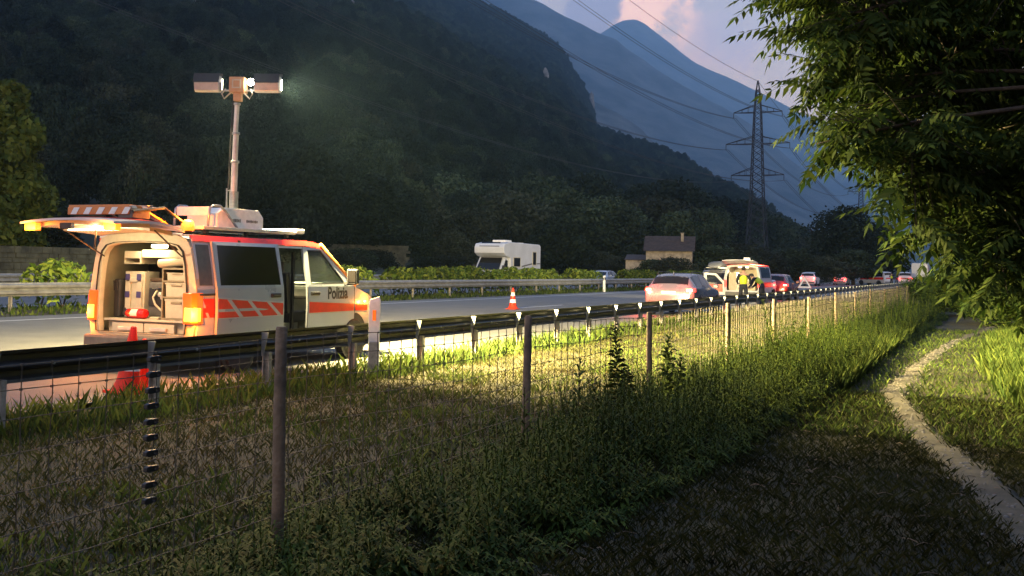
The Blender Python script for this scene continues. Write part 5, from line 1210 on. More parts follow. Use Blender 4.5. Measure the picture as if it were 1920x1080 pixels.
def near_tree():
    T = [leaf_template(s, n, L, ll) for s, n, L, ll in ((1, 7, 0.58, 0.145), (2, 6, 0.48, 0.130), (3, 8, 0.64, 0.150), (4, 5, 0.40, 0.115))]
    base = Vector((3.3, 13.6, 0)); t = empty('overhanging_tree', base); tag(t, 'large tree with feathery leaves overhanging the path from the right', 'tree')
    OUT = [(1470, -420), (1442, 10), (1436, 50), (1484, 105), (1520, 200), (1535, 285), (1562, 335), (1605, 270), (1650, 330), (1672, 385), (1690, 445), (1750, 468), (1805, 492), (1840, 545), (1880, 600), (2350, 690), (2350, -420)]
    n = 9000; u = 1380+970*rng.random(n); v = -420+1120*rng.random(n); k = in_poly(u, v, OUT)
    edge = np.interp(v, [p[1] for p in OUT[1:15]], [p[0] for p in OUT[1:15]])
    dl = u-edge; pk = np.clip(0.22+dl/160, 0.1, 1.0)*np.where(fbm(u/70, v/70, 3) > -0.13, 1, 0.12)
    k &= rng.random(n) < pk*0.50
    u, v, dl = u[k], v[k], dl[k]; D = 10.8+1.6*rng.random(len(u))+rng.random(len(u))*np.clip(dl/55, 0, 8)
    PT = np.array([at_depth(a, b, d) for a, b, d in zip(u, v, D)]); print('twigs', len(PT))
    limbs = [[(3.3, 13.6, 0), (3.25, 13.55, 1.8), (3.1, 13.4, 3.2), (2.7, 13.0, 4.6), (2.2, 12.8, 6.2), (2.0, 12.6, 8.0)]]
    tips = [(1480, 60, 11.6), (1530, 270, 11.4), (1640, 150, 12.2), (1560, 30, 12), (1700, 380, 12.6), (1760, 100, 12.2), (1800, 480, 13.5), (1600, 200, 11.8), (1850, 250, 12.5)]
    m = MB(); L0 = [tuple(Vector(p)-base) for p in limbs[0]]; m.tube(L0, [0.24, 0.19, 0.16, 0.13, 0.09, 0.04], 10); obj('trunk', m.mesh('trunk', 'bark', smooth=True), t)
    nodes = [Vector(p) for p in limbs[0][2:]]
    tw = MB()
    for i, (a, b, d) in enumerate(tips):
        e = at_depth(a, b, d); s = min(nodes[:4], key=lambda q: (q-e).length+abs(q.z-e.z+0.8)*0.6)
        mid = s.lerp(e, 0.5)+Vector((0, 0, 0.35)); q1 = s.lerp(mid, 0.5)+Vector((random.uniform(-.1, .1),)*3)
        m = MB(); m.tube([s-base, q1-base, mid-base, mid.lerp(e, 0.6)+Vector((0, 0, 0.06))-base, e-base], [0.055, 0.042, 0.030, 0.018, 0.006], 7); obj('limb', m.mesh('limb', 'bark', smooth=True), t)
        nodes += [mid, mid.lerp(e, 0.6)]
    NA = np.array([tuple(q) for q in nodes])
    LV = []; LF = []; nv = 0; singles = []
    for i, p in enumerate(PT):
        j = np.argmin(np.linalg.norm(NA-p, axis=1)); src = NA[j]; dr = p-src; L = np.linalg.norm(dr); dr /= L+1e-6
        st = p-dr*min(L, 0.55)
        tw.tube([Vector(st)-base, Vector((st+p)/2+np.array([0, 0, 0.04]))-base, Vector(p)-base], [0.008, 0.006, 0.003], 3, cap=False)
        nl = rng.integers(4, 8)
        for q in range(nl):
            f = rng.random(); pos = st+(p-st)*f; az = math.atan2(dr[1], dr[0])+rng.normal(0, 1.0)+(PI if rng.random() < 0.12 else 0); pit = rng.normal(0.15, 0.35); rl = rng.normal(0, 0.35)
            Mx = Matrix.Rotation(az, 3, 'Z') @ Matrix.Rotation(pit, 3, 'Y') @ Matrix.Rotation(rl, 3, 'X'); sc = 0.6+0.7*rng.random()
            singles.append((dl[i]+abs(rng.normal(0, 6)), rng.integers(0, 4), pos, Mx, sc, v[i], u[i]))
    singles.sort(key=lambda s: s[0] if (-40 < s[5] < 560 and s[6] < 1900) else 1e6)
    tm = [np_mesh('leaf', V, F, 'leaf_near') for V, F in T]
    for (a, k, pos, Mx, sc, vv, uu) in singles[:300]:
        o = obj('leaf', tm[k], t, Vector(pos)-base); o.rotation_euler = Mx.to_euler(); o.scale = (sc, sc, sc)
    for (a, k, pos, Mx, sc, vv, uu) in singles[300:]:
        V, F = T[k]; LV.append((V*sc) @ np.array(Mx).T+pos-np.array(base)); LF.append(F+nv); nv += len(V)
    o = obj('crown', np_mesh('crown', np.concatenate(LV), np.concatenate(LF), 'leaf_near'), t); o['kind'] = 'stuff'
    o = obj('twigs', tw.mesh('twigs', 'bark'), t); o['kind'] = 'stuff'
    print('leaves', len(singles))
near_tree()
# dense shrubs and trees along the right of the path
SHB = []
for s in range(2):
    V, F = crown_geo(50+s, 16000, 6.5, 2.3, 0.085, base=0.0, lobes=24)
    SHB.append((np_mesh('foliage', V, F, 'leaf_near'), trunk_mesh(60+s, 6.0, 0.07)))
def hedge_tree(x, y, h, w, k, label, rz):
    t = empty('hedgerow_tree', (x, y, 0), rz); tag(t, label, 'tree', 'dense trees along the right of the path'); c = obj('crown', SHB[k][0], t); c.scale = (w, w, h/6.5); c = obj('trunk', SHB[k][1], t); c.scale = (w, w, h/6.5)
for (x, y, h, w, k, l) in [(4.6, 15.5, 7.5, 1.1, 0, 'dark bushy tree closest on the right behind the overhanging leaves'), (3.9, 20.5, 7.0, 1.0, 1, 'dark bushy tree on the right where the path bends away'), (3.3, 26.5, 6.5, 0.9, 0, 'leafy tree on the right near the far end of the path'), (4.4, 33, 8.5, 1.15, 1, 'tall leafy tree closing the view down the path on the right'), (2.3, 44, 6.0, 1.0, 0, 'leafy tree closing the far end of the path'), (-1.9, 54, 1.7, 0.8, 1, 'bushy tree where the fence disappears'), (2.6, 56, 9.5, 1.4, 0, 'tall tree beyond the far end of the path'), (6.5, 11.0, 8.5, 1.2, 1, 'dark tree standing beyond the right edge of the picture'), (4.5, 78, 10, 1.6, 1, 'far tall tree right of the guard rail'), (3.6, 5.0, 9.0, 1.3, 0, 'tree overhanging the path just outside the right edge'), (2.6, -2.0, 9.5, 1.5, 1, 'tree shading the foreground from the right'), (7.5, 0.0, 11, 1.7, 1, 'tall tree further right outside the picture'), (1.3, 33.5, 2.3, 0.75, 0, 'low bush where the path disappears on the right'), (0.6, 39, 2.2, 0.8, 1, 'low bush at the end of the path'), (2.6, 29, 2.6, 0.8, 0, 'leafy bush right of the path behind the tall grass'), (-0.4, 46, 2.0, 0.8, 1, 'low bush beyond the end of the path')]:
    hedge_tree(x, y, h, w, k, l, x*3.1+y)
# ------------------------------------------------------------------ vehicles on the road
EST = [(0.00, .74, .74, .62, .78, .34), (.05, .83, .90, .68, .95, .28), (.14, .88, .95, .64, 1.08, .22), (.42, .90, .97, .60, 1.36, .20), (.70, .905, .97, .605, 1.44, .19), (1.5, .91, .955, .625, 1.475, .19), (2.3, .91, .935, .62, 1.455, .19), (2.7, .91, .925, .61, 1.38, .19), (3.3, .90, .915, .66, 1.03, .19), (3.8, .885, .86, .68, .93, .20), (4.25, .82, .74, .62, .80, .24), (4.4, .70, .60, .52, .64, .32)]
SUV = [(0.00, .78, .80, .64, .84, .38), (.05, .88, .98, .70, 1.02, .32), (.14, .92, 1.06, .70, 1.18, .27), (.36, .94, 1.08, .67, 1.54, .26), (.6, .95, 1.08, .68, 1.64, .26), (1.6, .95, 1.06, .69, 1.69, .26), (2.4, .95, 1.04, .68, 1.66, .26), (2.8, .95, 1.03, .66, 1.56, .26), (3.35, .94, 1.02, .72, 1.16, .26), (4.0, .92, .96, .72, 1.04, .27), (4.45, .85, .82, .66, .88, .30), (4.6, .74, .68, .55, .72, .36)]
VANP = [(0.00, .86, .80, .76, .86, .38), (.04, .93, 1.15, .82, 1.40, .30), (.14, .95, 1.18, .78, 1.86, .28), (.4, .955, 1.18, .77, 1.94, .28), (1.4, .955, 1.17, .775, 1.97, .28), (2.6, .955, 1.15, .77, 1.95, .28), (3.1, .955, 1.14, .75, 1.86, .28), (3.95, .94, 1.13, .78, 1.22, .28), (4.4, .92, 1.0, .78, 1.06, .28), (4.75, .84, .80, .70, .84, .32), (4.86, .72, .62, .56, .66, .38)]
def sect(st, y):
    a = np.array(st); w, zb, wr, zt, z0 = [np.interp(y, a[:, 0], a[:, k]) for k in range(1, 6)]
    return [(w*.86, z0), (w*.97, z0+.06), (w, z0+.22), (w*1.0, (z0+zb)/2+.08), (w*.985, zb-.04), (w*.965, zb), ((w*.965+wr)/2+.012, (zb+zt-.06)/2), (wr+.02, zt-.065), (wr-.03, zt-.025), (wr*.6, zt), (0, zt+.012)]
def surf(st, y, q):
    s = sect(st, y); q = max(0, min(len(s)-1, q)); i = min(int(q), len(s)-2); f = q-i
    return (s[i][0]*(1-f)+s[i+1][0]*f, s[i][1]*(1-f)+s[i+1][1]*f)
def patch(st, y0, y1, q0, q1, s, off, ny=8, nq=6, shear=0.0):
    m = MB()
    def fn(a, b):
        yy = y0+(y1-y0)*a+shear*(b if a > 0.5 else 0); x, z = surf(st, yy, q0+(q1-q0)*b); x2, z2 = surf(st, yy, q0+(q1-q0)*b+0.05); nx, nz = (z2-z), -(x2-x); l = math.hypot(nx, nz)+1e-9
        return (s*(x+nx/l*off), yy, z+nz/l*off)
    m.grid(fn, list(np.linspace(0, 1, ny)), list(np.linspace(0, 1, nq))); return m
def toppatch(st, y0, y1, q0, off, n=9, ny=6):
    m = MB()
    def fn(a, b):
        q = q0+(10-q0)*(1-abs(b)); x, z = surf(st, a, q); return ((1 if b > 0 else -1)*x, a, z+off)
    m.grid(fn, list(np.linspace(y0, y1, ny)), list(np.linspace(-1, 1, n))); return m
def car(name, label, cat, loc, st, paint, rz=0.0, lit=True, wheels=(0.82, 3.45), glass=((0.55, 1.35), (1.42, 2.25), (2.32, 2.85)), rear=(0.16, 0.44), lampz=0.9, rails=False, wr=0.32, plate=True, stripe=None, lamp_w=4.0, tail_glass='red_lamp'):
    t = empty(name, loc, rz); tag(t, label, cat)
    a = np.array(st); ys = np.unique(np.concatenate([np.linspace(a[0, 0], 0.7, 14), np.linspace(0.7, a[-1, 0], 26), a[:, 0]]))
    R = [sect(st, y) for y in ys]; k = len(R[0]); V = []; F = []; n = 2*k-1
    for y, s in zip(ys, R):
        V += [(x, y, z) for x, z in s]+[(-x, y, z) for x, z in reversed(s[:-1])]
    for i in range(len(ys)-1):
        for j in range(n): j2 = (j+1) % n; F.append((i*n+j, i*n+j2, (i+1)*n+j2, (i+1)*n+j))
    F.append(tuple(range(n))); F.append(tuple((len(ys)-1)*n+j for j in range(n-1, -1, -1)))
    m = MB(); m.add(V, F); m.build('body', paint, t, auto=0.7)
    for s in (-1, 1):
        for (y0, y1) in glass:
            patch(st, y0, y1, 5.15, 7.05, s, 0.006, shear=(-0.30 if y1 == glass[-1][1] else 0.0)).build('side_window', 'dark_glass', t, auto=0.6)
        for y in wheels:
            w = MB(); w.lathe([(wr*.6, -.1), (wr*.92, -.105), (wr, -.07), (wr, .07), (wr*.92, .105), (wr*.6, .1)], 20, 'X', (s*(a[4, 1]-0.085), y, wr)); wo = w.build('wheel', 'black_rubber', t, auto=0.6)
            w = MB(); w.lathe([(0.03, s*.085), (wr*.3, s*.09), (wr*.58, s*.075), (wr*.62, s*.10), (wr*.62, 0)], 16, 'X', (s*(a[4, 1]-0.085), y, wr)); w.build('rim', 'rim_alloy', wo, auto=0.6)
            w = MB(); w.ring([(math.cos(q)*wr*1.2, max(-.2, math.sin(q))*wr*1.2) for q in np.linspace(0, 2*PI, 20)[:-1]], [(math.cos(q)*wr*1.03, max(-.2, math.sin(q))*wr*1.03) for q in np.linspace(0, 2*PI, 20)[:-1]], lambda p, q: (s*(a[4, 1]+0.004), y+p, wr+q), lambda p, q: (s*(a[4, 1]-0.03), y+p, wr+q)); w.build('wheel_arch', 'black_plastic', t)
        # tail lamp
        w = MB(); x0 = a[2, 1]
        w.prism([(x0-0.30, 0.03), (x0-0.05, 0.055), (x0+0.008, 0.14), (x0+0.010, 0.30), (x0-0.06, 0.24), (x0-0.28, 0.14)], lambda p, q: (s*p, q, lampz-0.065), lambda p, q: (s*(p-0.012), q+0.02, lampz+0.06)); tl = w.build('tail_lamp', tail_glass if lit else 'red_glass', t, bevel=0.01)
        if lit:
            w = MB(); w.prism([(x0-0.24, 0.018), (x0-0.06, 0.040), (x0-0.06, 0.08), (x0-0.24, 0.06)], lambda p, q: (s*p, q, lampz-0.045), lambda p, q: (s*p, q+0.01, lampz+0.035)); w.build('brake_bulb', 'red_core', tl)
            lamp('tail_light_glow', 'POINT', t, (s*(x0-0.1), -0.16, lampz), lamp_w, (1, 0.06, 0.03), 0.05)
        w = MB(); y = glass[-1][1]-0.02; w.box((s*(a[4, 1]+0.09), y, a[8, 2]+0.10), (0.20, 0.10, 0.14)); w.build('wing_mirror', paint if paint != 'white_paint' else 'black_plastic', t, bevel=0.03)
        w = MB(); w.box((s*0.55, a[-1, 0]-0.08, a[-2, 2]-0.02), (0.32, 0.16, 0.12)); w.build('headlamp', 'chrome', t, bevel=0.03)
        if rails:
            w = MB(); zr = a[5, 4]; w.tube([(s*(a[5, 3]-0.03), 0.75, zr-0.03), (s*(a[5, 3]-0.03), 0.85, zr+0.04), (s*(a[5, 3]-0.03), 2.3, zr+0.03), (s*(a[5, 3]-0.03), 2.45, zr-0.04)], 0.016, 6); w.build('roof_rail', 'black_plastic', t)
    toppatch(st, rear[0], rear[1], 7.25, 0.008).build('rear_window', 'dark_glass', t, auto=0.6)
    ws = glass[-1][1]; toppatch(st, a[-5, 0]+0.05, a[-4, 0]-0.04, 7.3, 0.008).build('windscreen', 'dark_glass', t, auto=0.6)
    if plate:
        w = MB(); w.box((0, 0.0, lampz-0.10), (0.50, 0.02, 0.11)); w.build('number_plate', 'plate_white', t, bevel=0.004)
    w = MB(); w.box((0, 0.02, a[0, 5]+0.10), (a[1, 1]*1.75, 0.10, 0.14)); w.build('rear_bumper', 'black_plastic', t, bevel=0.03)
    if stripe:
        for s in (-1, 1):
            patch(st, 0.22, a[-4, 0]+0.2, 3.05, 4.0, s, 0.006).build('red_stripe', 'signal_red', t, auto=0.6)
        w = MB(); w.box((0, -0.012, lampz+0.02), (1.2, 0.008, 0.16)); w.build('red_stripe', 'signal_red', t)
    return t
Z0 = 0.045
c1 = car('estate_car', 'silver-grey estate car with lit brake lights stopped beside the guard rail', 'car', (-9.98, 36.0, Z0), EST, 'mauve_paint', rails=True, lampz=0.90, lamp_w=160)
m = MB(); m.prism([(0, 0), (0.16, 0), (0.10, 0.06), (0.02, 0.07)], lambda a, b: (-0.012, 0.62+a, 1.45+b), lambda a, b: (0.012, 0.62+a, 1.45+b)); m.build('roof_fin', 'mauve_paint', c1)
car('hatchback', 'dark red saloon with lit tail lamps in front of the two officers', 'car', (-11.0, 61.3, Z0), EST, 'maroon_paint', lampz=0.86, lamp_w=45)
car('off_roader', 'white off-roader with lit tail lamps out on the lane', 'car', (-19.3, 131.0, Z0), SUV, 'white_paint', lampz=1.0, wr=0.36, lamp_w=60, wheels=(0.85, 3.6))
car('hatchback', 'small white car with lit tail lamps beyond the off-roader', 'car', (-18.1, 152.0, Z0), EST, 'white_paint', lampz=0.9, lamp_w=60)
car('estate_car', 'dark car passing behind the rounded hedge', 'car', (-31.3, 93.0, Z0), EST, 'silver_paint', rz=PI, lit=False, rails=True)
# dark van with roof box
dv = car('dark_van', 'dark people carrier with a roof box beside the open police van', 'van', (-13.95, 59.5, Z0), SUV, 'dark_paint', lampz=1.0, wr=0.36, wheels=(0.85, 3.6), lamp_w=10, tail_glass='amber_glass', rails=True)
rb = empty('roof_box', (-13.95, 60.7, Z0+1.75)); tag(rb, 'grey rounded roof box on top of the dark people carrier', 'roof box')
m = MB()
SZ = [(-0.95, .25, .02), (-0.9, .38, .12), (-0.6, .42, .30), (0.2, .42, .36), (0.8, .38, .28), (1.05, .26, .12), (1.1, .18, .03)]
V = []; F = []; n = 12
for (y, w, h) in SZ:
    for k in range(n):
        q = 2*PI*k/n; V.append((w*np.sign(math.cos(q))*abs(math.cos(q))**0.6, y, 0.04+h*(0.5+0.5*np.sign(math.sin(q))*abs(math.sin(q))**0.6)))
for i in range(len(SZ)-1):
    for k in range(n): F.append((i*n+k, i*n+(k+1) % n, (i+1)*n+(k+1) % n, (i+1)*n+k))
F += [tuple(range(n)), tuple((len(SZ)-1)*n+k for k in range(n-1, -1, -1))]
m.add(V, F); m.build('shell', 'black_plastic', rb, smooth=True)
m = MB(); m.box((0, -0.3, 0.02), (1.2, 0.05, 0.04)); m.box((0, 0.5, 0.02), (1.2, 0.05, 0.04)); m.build('cross_bar', 'steel', rb)
# second police van: tailgate up, left cab door open, interior lit
def open_van():
    t = empty('police_van', (-11.5, 55.6, Z0)); tag(t, 'white police van with lit cargo bay and open side door behind two officers', 'police van')
    hl = [(0.90, 0.45), (0.945, 0.75), (0.95, 1.0), (0.935, 1.25), (0.89, 1.5), (0.83, 1.76), (0.76, 1.87), (0.40, 1.94)]; hi = [(0.80, 0.60), (0.83, 0.8), (0.83, 1.0), (0.815, 1.25), (0.78, 1.5), (0.73, 1.70), (0.66, 1.78), (0.36, 1.82)]
    out = hl+[(-a, b) for a, b in reversed(hl)]; inn = hi+[(-a, b) for a, b in reversed(hi)]
    m = MB(); m.ring(out, inn, lambda a, b: (a, 0.0, b), lambda a, b: (a, 0.10, b)); m.build('rear_door_frame', 'white_paint', t)
    for s in (-1, 1):
        m = MB(); m.grid(lambda y, z: (s*xs(z), y, z), [0.08, 1.5, 3.2], list(np.linspace(0.3, 1.88, 9)), (-s*0.05, 0, 0)); m.build('side_panel', 'white_paint', t, auto=0.6)
        m = MB(); m.grid(lambda y, z: (s*(xs(z)+0.004), y, z), [0.4, 1.6, 2.9], [1.26, 1.5, 1.8], (s*0.003, 0, 0)); m.build('side_window', 'dark_glass', t)
        m = MB(); m.grid(lambda y, z: (s*(xs(z)+0.004), y, z), [0.12, 1.6, 3.1], [0.78, 0.9, 1.03], (s*0.003, 0, 0)); m.build('red_stripe', 'signal_red', t)
        m = MB(); m.box((s*0.87, -0.01, 0.95), (0.12, 0.06, 0.36)); m.build('tail_lamp', 'red_lamp', t, bevel=0.01)
        for y in (0.95, 3.98):
            m = MB(); m.lathe([(0.2, -.11), (0.31, -.11), (0.335, 0), (0.31, .11), (0.2, .11)], 20, 'X', (s*0.86, y, 0.335)); m.build('wheel', 'black_rubber', t)
    m = MB(); m.grid(lambda y, x: (x, y, 1.90+0.07*(1-(x/0.82)**2)-max(0, y-3.1)*0.8), [0.0, 1.5, 3.1, 3.9], list(np.linspace(-0.82, 0.82, 7)), (0, 0, -0.03)); m.build('roof', 'signal_red', t, auto=0.6)
    m = MB(); m.box((0, 4.3, 0.75), (1.8, 1.1, 0.8)); m.build('bonnet', 'white_paint', t, bevel=0.12, seg=3)
    m = MB(); m.box((0, 1.9, 1.1), (1.7, 0.03, 1.5)); m.build('partition', 'cream_lining', t)
    m = MB(); m.box((0, 1.0, 0.55), (1.7, 1.8, 0.05)); m.build('floor', 'shelf_grey', t)
    m = MB(); m.box((-0.55, 0.9, 1.05), (0.4, 1.2, 0.95)); m.build('locker', 'cream_lining', t, bevel=0.01)
    m = MB(); m.box((0.35, 1.0, 0.85), (0.5, 1.0, 0.5)); m.build('locker', 'shelf_grey', t, bevel=0.01)
    m = MB(); m.box((0, -0.05, 0.42), (1.7, 0.12, 0.2)); m.build('rear_bumper', 'grey_plastic', t, bevel=0.03)
    m = MB(); m.grid(lambda k, q: (q*(0.8+0.1*math.sin(PI*k)), -0.02-1.1*k, 1.99+0.16*k+0.04*(1-q*q)), [0, .25, .5, .75, 1], list(np.linspace(-1, 1, 7)), (0, 0, -0.04)); m.build('tailgate', 'white_paint', t, auto=0.6)
    m = MB(); m.box((0, 0.35, 1.80), (0.5, 0.2, 0.04)); m.build('bay_lamp', 'inner_lamp', t)
    lamp('bay_lamp_light', 'AREA', t, (0, 0.45, 1.76), 160, (1, 0.86, 0.55), 0.7, aim((0, -0.25, -1)), 0.4)
    m = MB(); m.box((0.1, 0.5, 2.03), (1.1, 0.2, 0.07)); m.build('light_bar', 'cone_white', t, bevel=0.02)
    m = MB(); m.lathe([(0.06, 0), (0.06, 0.07), (0.03, 0.10)], 12, c=(0.15, 0.3, 2.06)); m.build('roof_beacon', 'white_lamp', t)
    lamp('roof_floodlight_beam', 'AREA', t, (0.15, 0.62, 2.25), 6000, (1, 0.85, 0.5), 0.3, aim((0.12, 0.95, -0.22)), 0.15)
    m = MB(); m.box((0.15, 0.52, 2.22), (0.34, 0.12, 0.2)); m.build('roof_floodlight', 'alu', t, bevel=0.02)
    # swung-out door leaf, left
    dm = rotm(rz=R_(-80)); hx = Vector((-0.96, 0.06, 0))
    def D(p): return tuple(dm @ Vector((0, p[0]-2.2, p[1]))+hx+Vector((p[2] if len(p) > 2 else 0, 0, 0)))
    o = [(1.15, 0.35), (2.2, 0.35), (2.2, 1.0), (1.75, 1.46), (1.15, 1.50)]; i = [(1.26, 0.50), (2.10, 0.50), (2.10, 0.96), (1.70, 1.36), (1.26, 1.39)]
    m = MB(); m.ring(o, i, lambda a, b: D((a, b)), lambda a, b: D((a, b, 0.06))); d = m.build('side_door', 'white_paint', t, bevel=0.01)
    m = MB(); m.prism([(1.26, 0.50), (2.10, 0.50), (2.10, 0.9), (1.26, 0.9)], lambda a, b: D((a, b, 0.01)), lambda a, b: D((a, b, 0.05))); m.build('door_panel', 'signal_red', d)
    m = MB(); m.prism([(1.26, 0.9), (2.10, 0.9), (2.10, 0.96), (1.70, 1.36), (1.26, 1.39)], lambda a, b: D((a, b, 0.025)), lambda a, b: D((a, b, 0.03))); m.build('door_window', 'clear_glass', d)
open_van()
# far police van, side on to the camera, and white box vehicle
fv = car('police_van', 'far white police van with red stripe and dark blue light bar', 'police van', (-12.4, 160.5, Z0), VANP, 'white_paint', rz=R_(58), lit=False, lampz=1.0, wr=0.34, wheels=(0.95, 3.95), glass=((0.35, 1.6), (1.7, 2.55), (2.65, 3.3)), rear=(0.05, 0.13), stripe=True)
m = MB(); m.box((0, 2.2, 2.03), (1.3, 0.3, 0.12)); m.build('light_bar', 'blue_lamp', fv, bevel=0.03)
fw = car('police_van', 'far white police van seen from behind beside the guard rail', 'police van', (-10.6, 167.0, Z0), VANP, 'white_paint', rz=R_(10), lampz=1.0, wr=0.34, wheels=(0.95, 3.95), glass=((0.35, 1.6), (1.7, 2.55), (2.65, 3.3)), rear=(0.05, 0.13), stripe=True, lamp_w=12)
def box_truck():
    t = empty('box_truck', (-9.3, 180, Z0)); tag(t, 'white box lorry half hidden by leaves at the far end of the rail', 'lorry')
    m = MB(); m.prism([(-1.2, 0.9), (1.2, 0.9), (1.2, 3.3), (1.05, 3.45), (-1.05, 3.45), (-1.2, 3.3)], lambda a, b: (a, 0, b), lambda a, b: (a, 6.0, b)); m.build('box_body', 'white_paint', t, bevel=0.04)
    m = MB(); m.prism([(6.1, 0.6), (7.9, 0.6), (7.95, 1.5), (7.6, 2.6), (6.1, 2.7)], lambda a, b: (-1.1, a, b), lambda a, b: (1.1, a, b)); m.build('cab', 'white_paint', t, bevel=0.06)
    m = MB(); m.box((0, 3.4, 0.75), (1.0, 6.6, 0.25)); m.build('chassis', 'black_plastic', t)
    for s in (-1, 1):
        for y in (1.3, 6.9):
            m = MB(); m.lathe([(0.25, -.14), (0.43, -.14), (0.45, 0), (0.43, .14), (0.25, .14)], 18, 'X', (s*0.98, y, 0.45)); m.build('wheel', 'black_rubber', t)
        m = MB(); m.box((s*1.0, -0.02, 0.95), (0.3, 0.06, 0.12)); m.build('tail_lamp', 'red_lamp', t)
    for x in (-0.6, 0.6):
        m = MB(); m.box((x, -0.015, 2.1), (1.15, 0.03, 2.3)); m.build('rear_door', 'white_paint', t, bevel=0.01)
box_truck()
# far maintenance pickup with amber beacon
pk = car('service_car', 'distant service vehicle with amber beacon seen through the leaves', 'car', (-1.9, 196, Z0), SUV, 'orange_board', rz=R_(4), lampz=1.0, wr=0.36, wheels=(0.85, 3.6), lit=False)
m = MB(); m.lathe([(0.12, 0), (0.13, 0.08), (0.11, 0.22), (0.04, 0.28)], 12, c=(0.2, 1.4, 1.69)); m.build('roof_beacon', 'amber_core', pk)
lamp('roof_beacon_light', 'POINT', pk, (0.2, 1.1, 2.1), 300, (1, 0.35, 0.04), 0.15)
# motorhome coming towards us on the far carriageway
def motorhome():
    t = empty('motorhome', (-33.4, 71.5, Z0), 0); tag(t, 'white motorhome with overcab bunk driving on the opposite carriageway', 'motorhome')
    # local: front faces -Y
    pf = [(0.95, 0.55), (6.4, 0.55), (6.4, 3.05), (6.2, 3.18), (1.0, 3.22), (0.0, 3.10), (-0.18, 2.85), (-0.15, 2.45), (0.25, 2.25), (0.95, 2.12)]
    m = MB(); m.prism(pf, lambda a, b: (-1.12, a, b), lambda a, b: (1.12, a, b)); m.build('living_body', 'white_paint', t, bevel=0.06, seg=3)
    cabp = [(-0.75, 0.40), (0.98, 0.40), (0.98, 2.15), (0.40, 2.18), (-0.35, 1.25), (-0.80, 1.02)]
    m = MB(); m.prism(cabp, lambda a, b: (-0.98, a, b), lambda a, b: (0.98, a, b)); cb = m.build('cab', 'white_paint', t, bevel=0.06, seg=3)
    m = MB(); m.add([(-0.86, -0.385, 1.30), (0.86, -0.385, 1.30), (0.80, 0.305, 2.15), (-0.80, 0.305, 2.15)], [(0, 1, 2, 3)]); m.build('windscreen', 'dark_glass', cb)
    for s in (-1, 1):
        m = MB(); m.prism([(0.0, 1.30), (0.82, 1.30), (0.82, 1.95), (0.42, 1.98)], lambda a, b: (s*0.984, a, b), lambda a, b: (s*0.988, a, b)); m.build('cab_window', 'dark_glass', cb)
        m = MB(); m.box((s*0.72, -0.78, 0.92), (0.34, 0.10, 0.22)); m.build('headlamp', 'cone_white', cb, bevel=0.03)
        m = MB(); m.box((s*1.12, -0.15, 1.45), (0.22, 0.12, 0.32)); m.build('wing_mirror', 'black_plastic', cb, bevel=0.03)
        for (y0, y1, z0, z1) in ((1.5, 2.6, 1.55, 2.15), (4.9, 5.5, 1.7, 2.6)):
            m = MB(); m.box((s*1.128, (y0+y1)/2, (z0+z1)/2), (0.03, y1-y0, z1-z0)); w = m.build('side_window', 'dark_glass', t, bevel=0.02)
            m = MB(); m.ring([(y0-.05, z0-.05), (y1+.05, z0-.05), (y1+.05, z1+.05), (y0-.05, z1+.05)], [(y0, z0), (y1, z0), (y1, z1), (y0, z1)], lambda a, b: (s*1.122, a, b), lambda a, b: (s*1.15, a, b)); m.build('window_frame', 'cream_lining', w)
        m = MB(); m.prism([(2.9, 1.50), (4.8, 1.72), (6.3, 1.75), (6.3, 1.83), (4.7, 1.80), (2.9, 1.60)], lambda a, b: (s*1.122, a, b), lambda a, b: (s*1.126, a, b)); m.build('decor_stripe', 'grey_plastic', t)
        for y in (0.1, 4.6):
            m = MB(); m.lathe([(0.2, -.11), (0.33, -.11), (0.35, 0), (0.33, .11), (0.2, .11)], 20, 'X', (s*0.92, y, 0.35)); m.build('wheel', 'black_rubber', t)
    m = MB(); m.add([(-0.75, -0.13, 2.86), (0.75, -0.13, 2.86), (0.70, 0.25, 3.17), (-0.70, 0.25, 3.17)], [(0, 1, 2, 3)]); o = m.build('bunk_window', 'dark_glass', t); o.location = (0, -0.04, 0.035)
    m = MB(); m.box((0, -0.80, 0.60), (1.7, 0.12, 0.24)); m.build('front_bumper', 'grey_plastic', t, bevel=0.04)
    m = MB(); m.box((-0.1, 2.2, 3.28), (1.0, 1.1, 0.22)); m.build('roof_unit', 'cone_white', t, bevel=0.06, seg=3)
    m = MB(); m.box((0.0, 5.0, 3.22), (0.5, 0.5, 0.12)); m.build('roof_vent', 'cone_white', t, bevel=0.03)
motorhome(); bpy.data.objects['motorhome'].scale = (1.08,)*3
def round_sign():
    t = empty('road_sign', (-25.0, 126.0, 0.03)); tag(t, 'small round white sign on a pole left of the white off-roader', 'road sign')
    m = MB(); m.tube([(0, 0, 0), (0, 0, 2.5)], 0.04, 8); m.build('pole', 'galvanised', t)
    m = MB(); m.lathe([(0.30, 0.0), (0.30, 0.02)], 20, 'Y', (0, -0.06, 2.35)); m.build('disc', 'reflect_tape', t)
round_sign()
# warning triangle
def triangle():
    t = empty('warning_triangle', (-17.0, 113.5, Z0+0.005)); tag(t, 'white and red warning triangle standing on the lane', 'warning triangle')
    def tri(r): return [(math.cos(q)*r, math.sin(q)*r+0.42) for q in (PI/2, PI/2+2*PI/3, PI/2+4*PI/3)]
    m = MB(); m.ring(tri(0.80), tri(0.50), lambda a, b: (a, 0, b), lambda a, b: (a, 0.02, b)); m.build('reflector', 'reflect_tape', t)
    m = MB(); m.ring(tri(0.86), tri(0.80), lambda a, b: (a, -0.005, b), lambda a, b: (a, 0.025, b)); m.build('red_rim', 'signal_red', t)
    m = MB(); m.box((0, 0.1, 0.01), (0.5, 0.3, 0.02)); m.build('foot', 'black_plastic', t)
triangle()

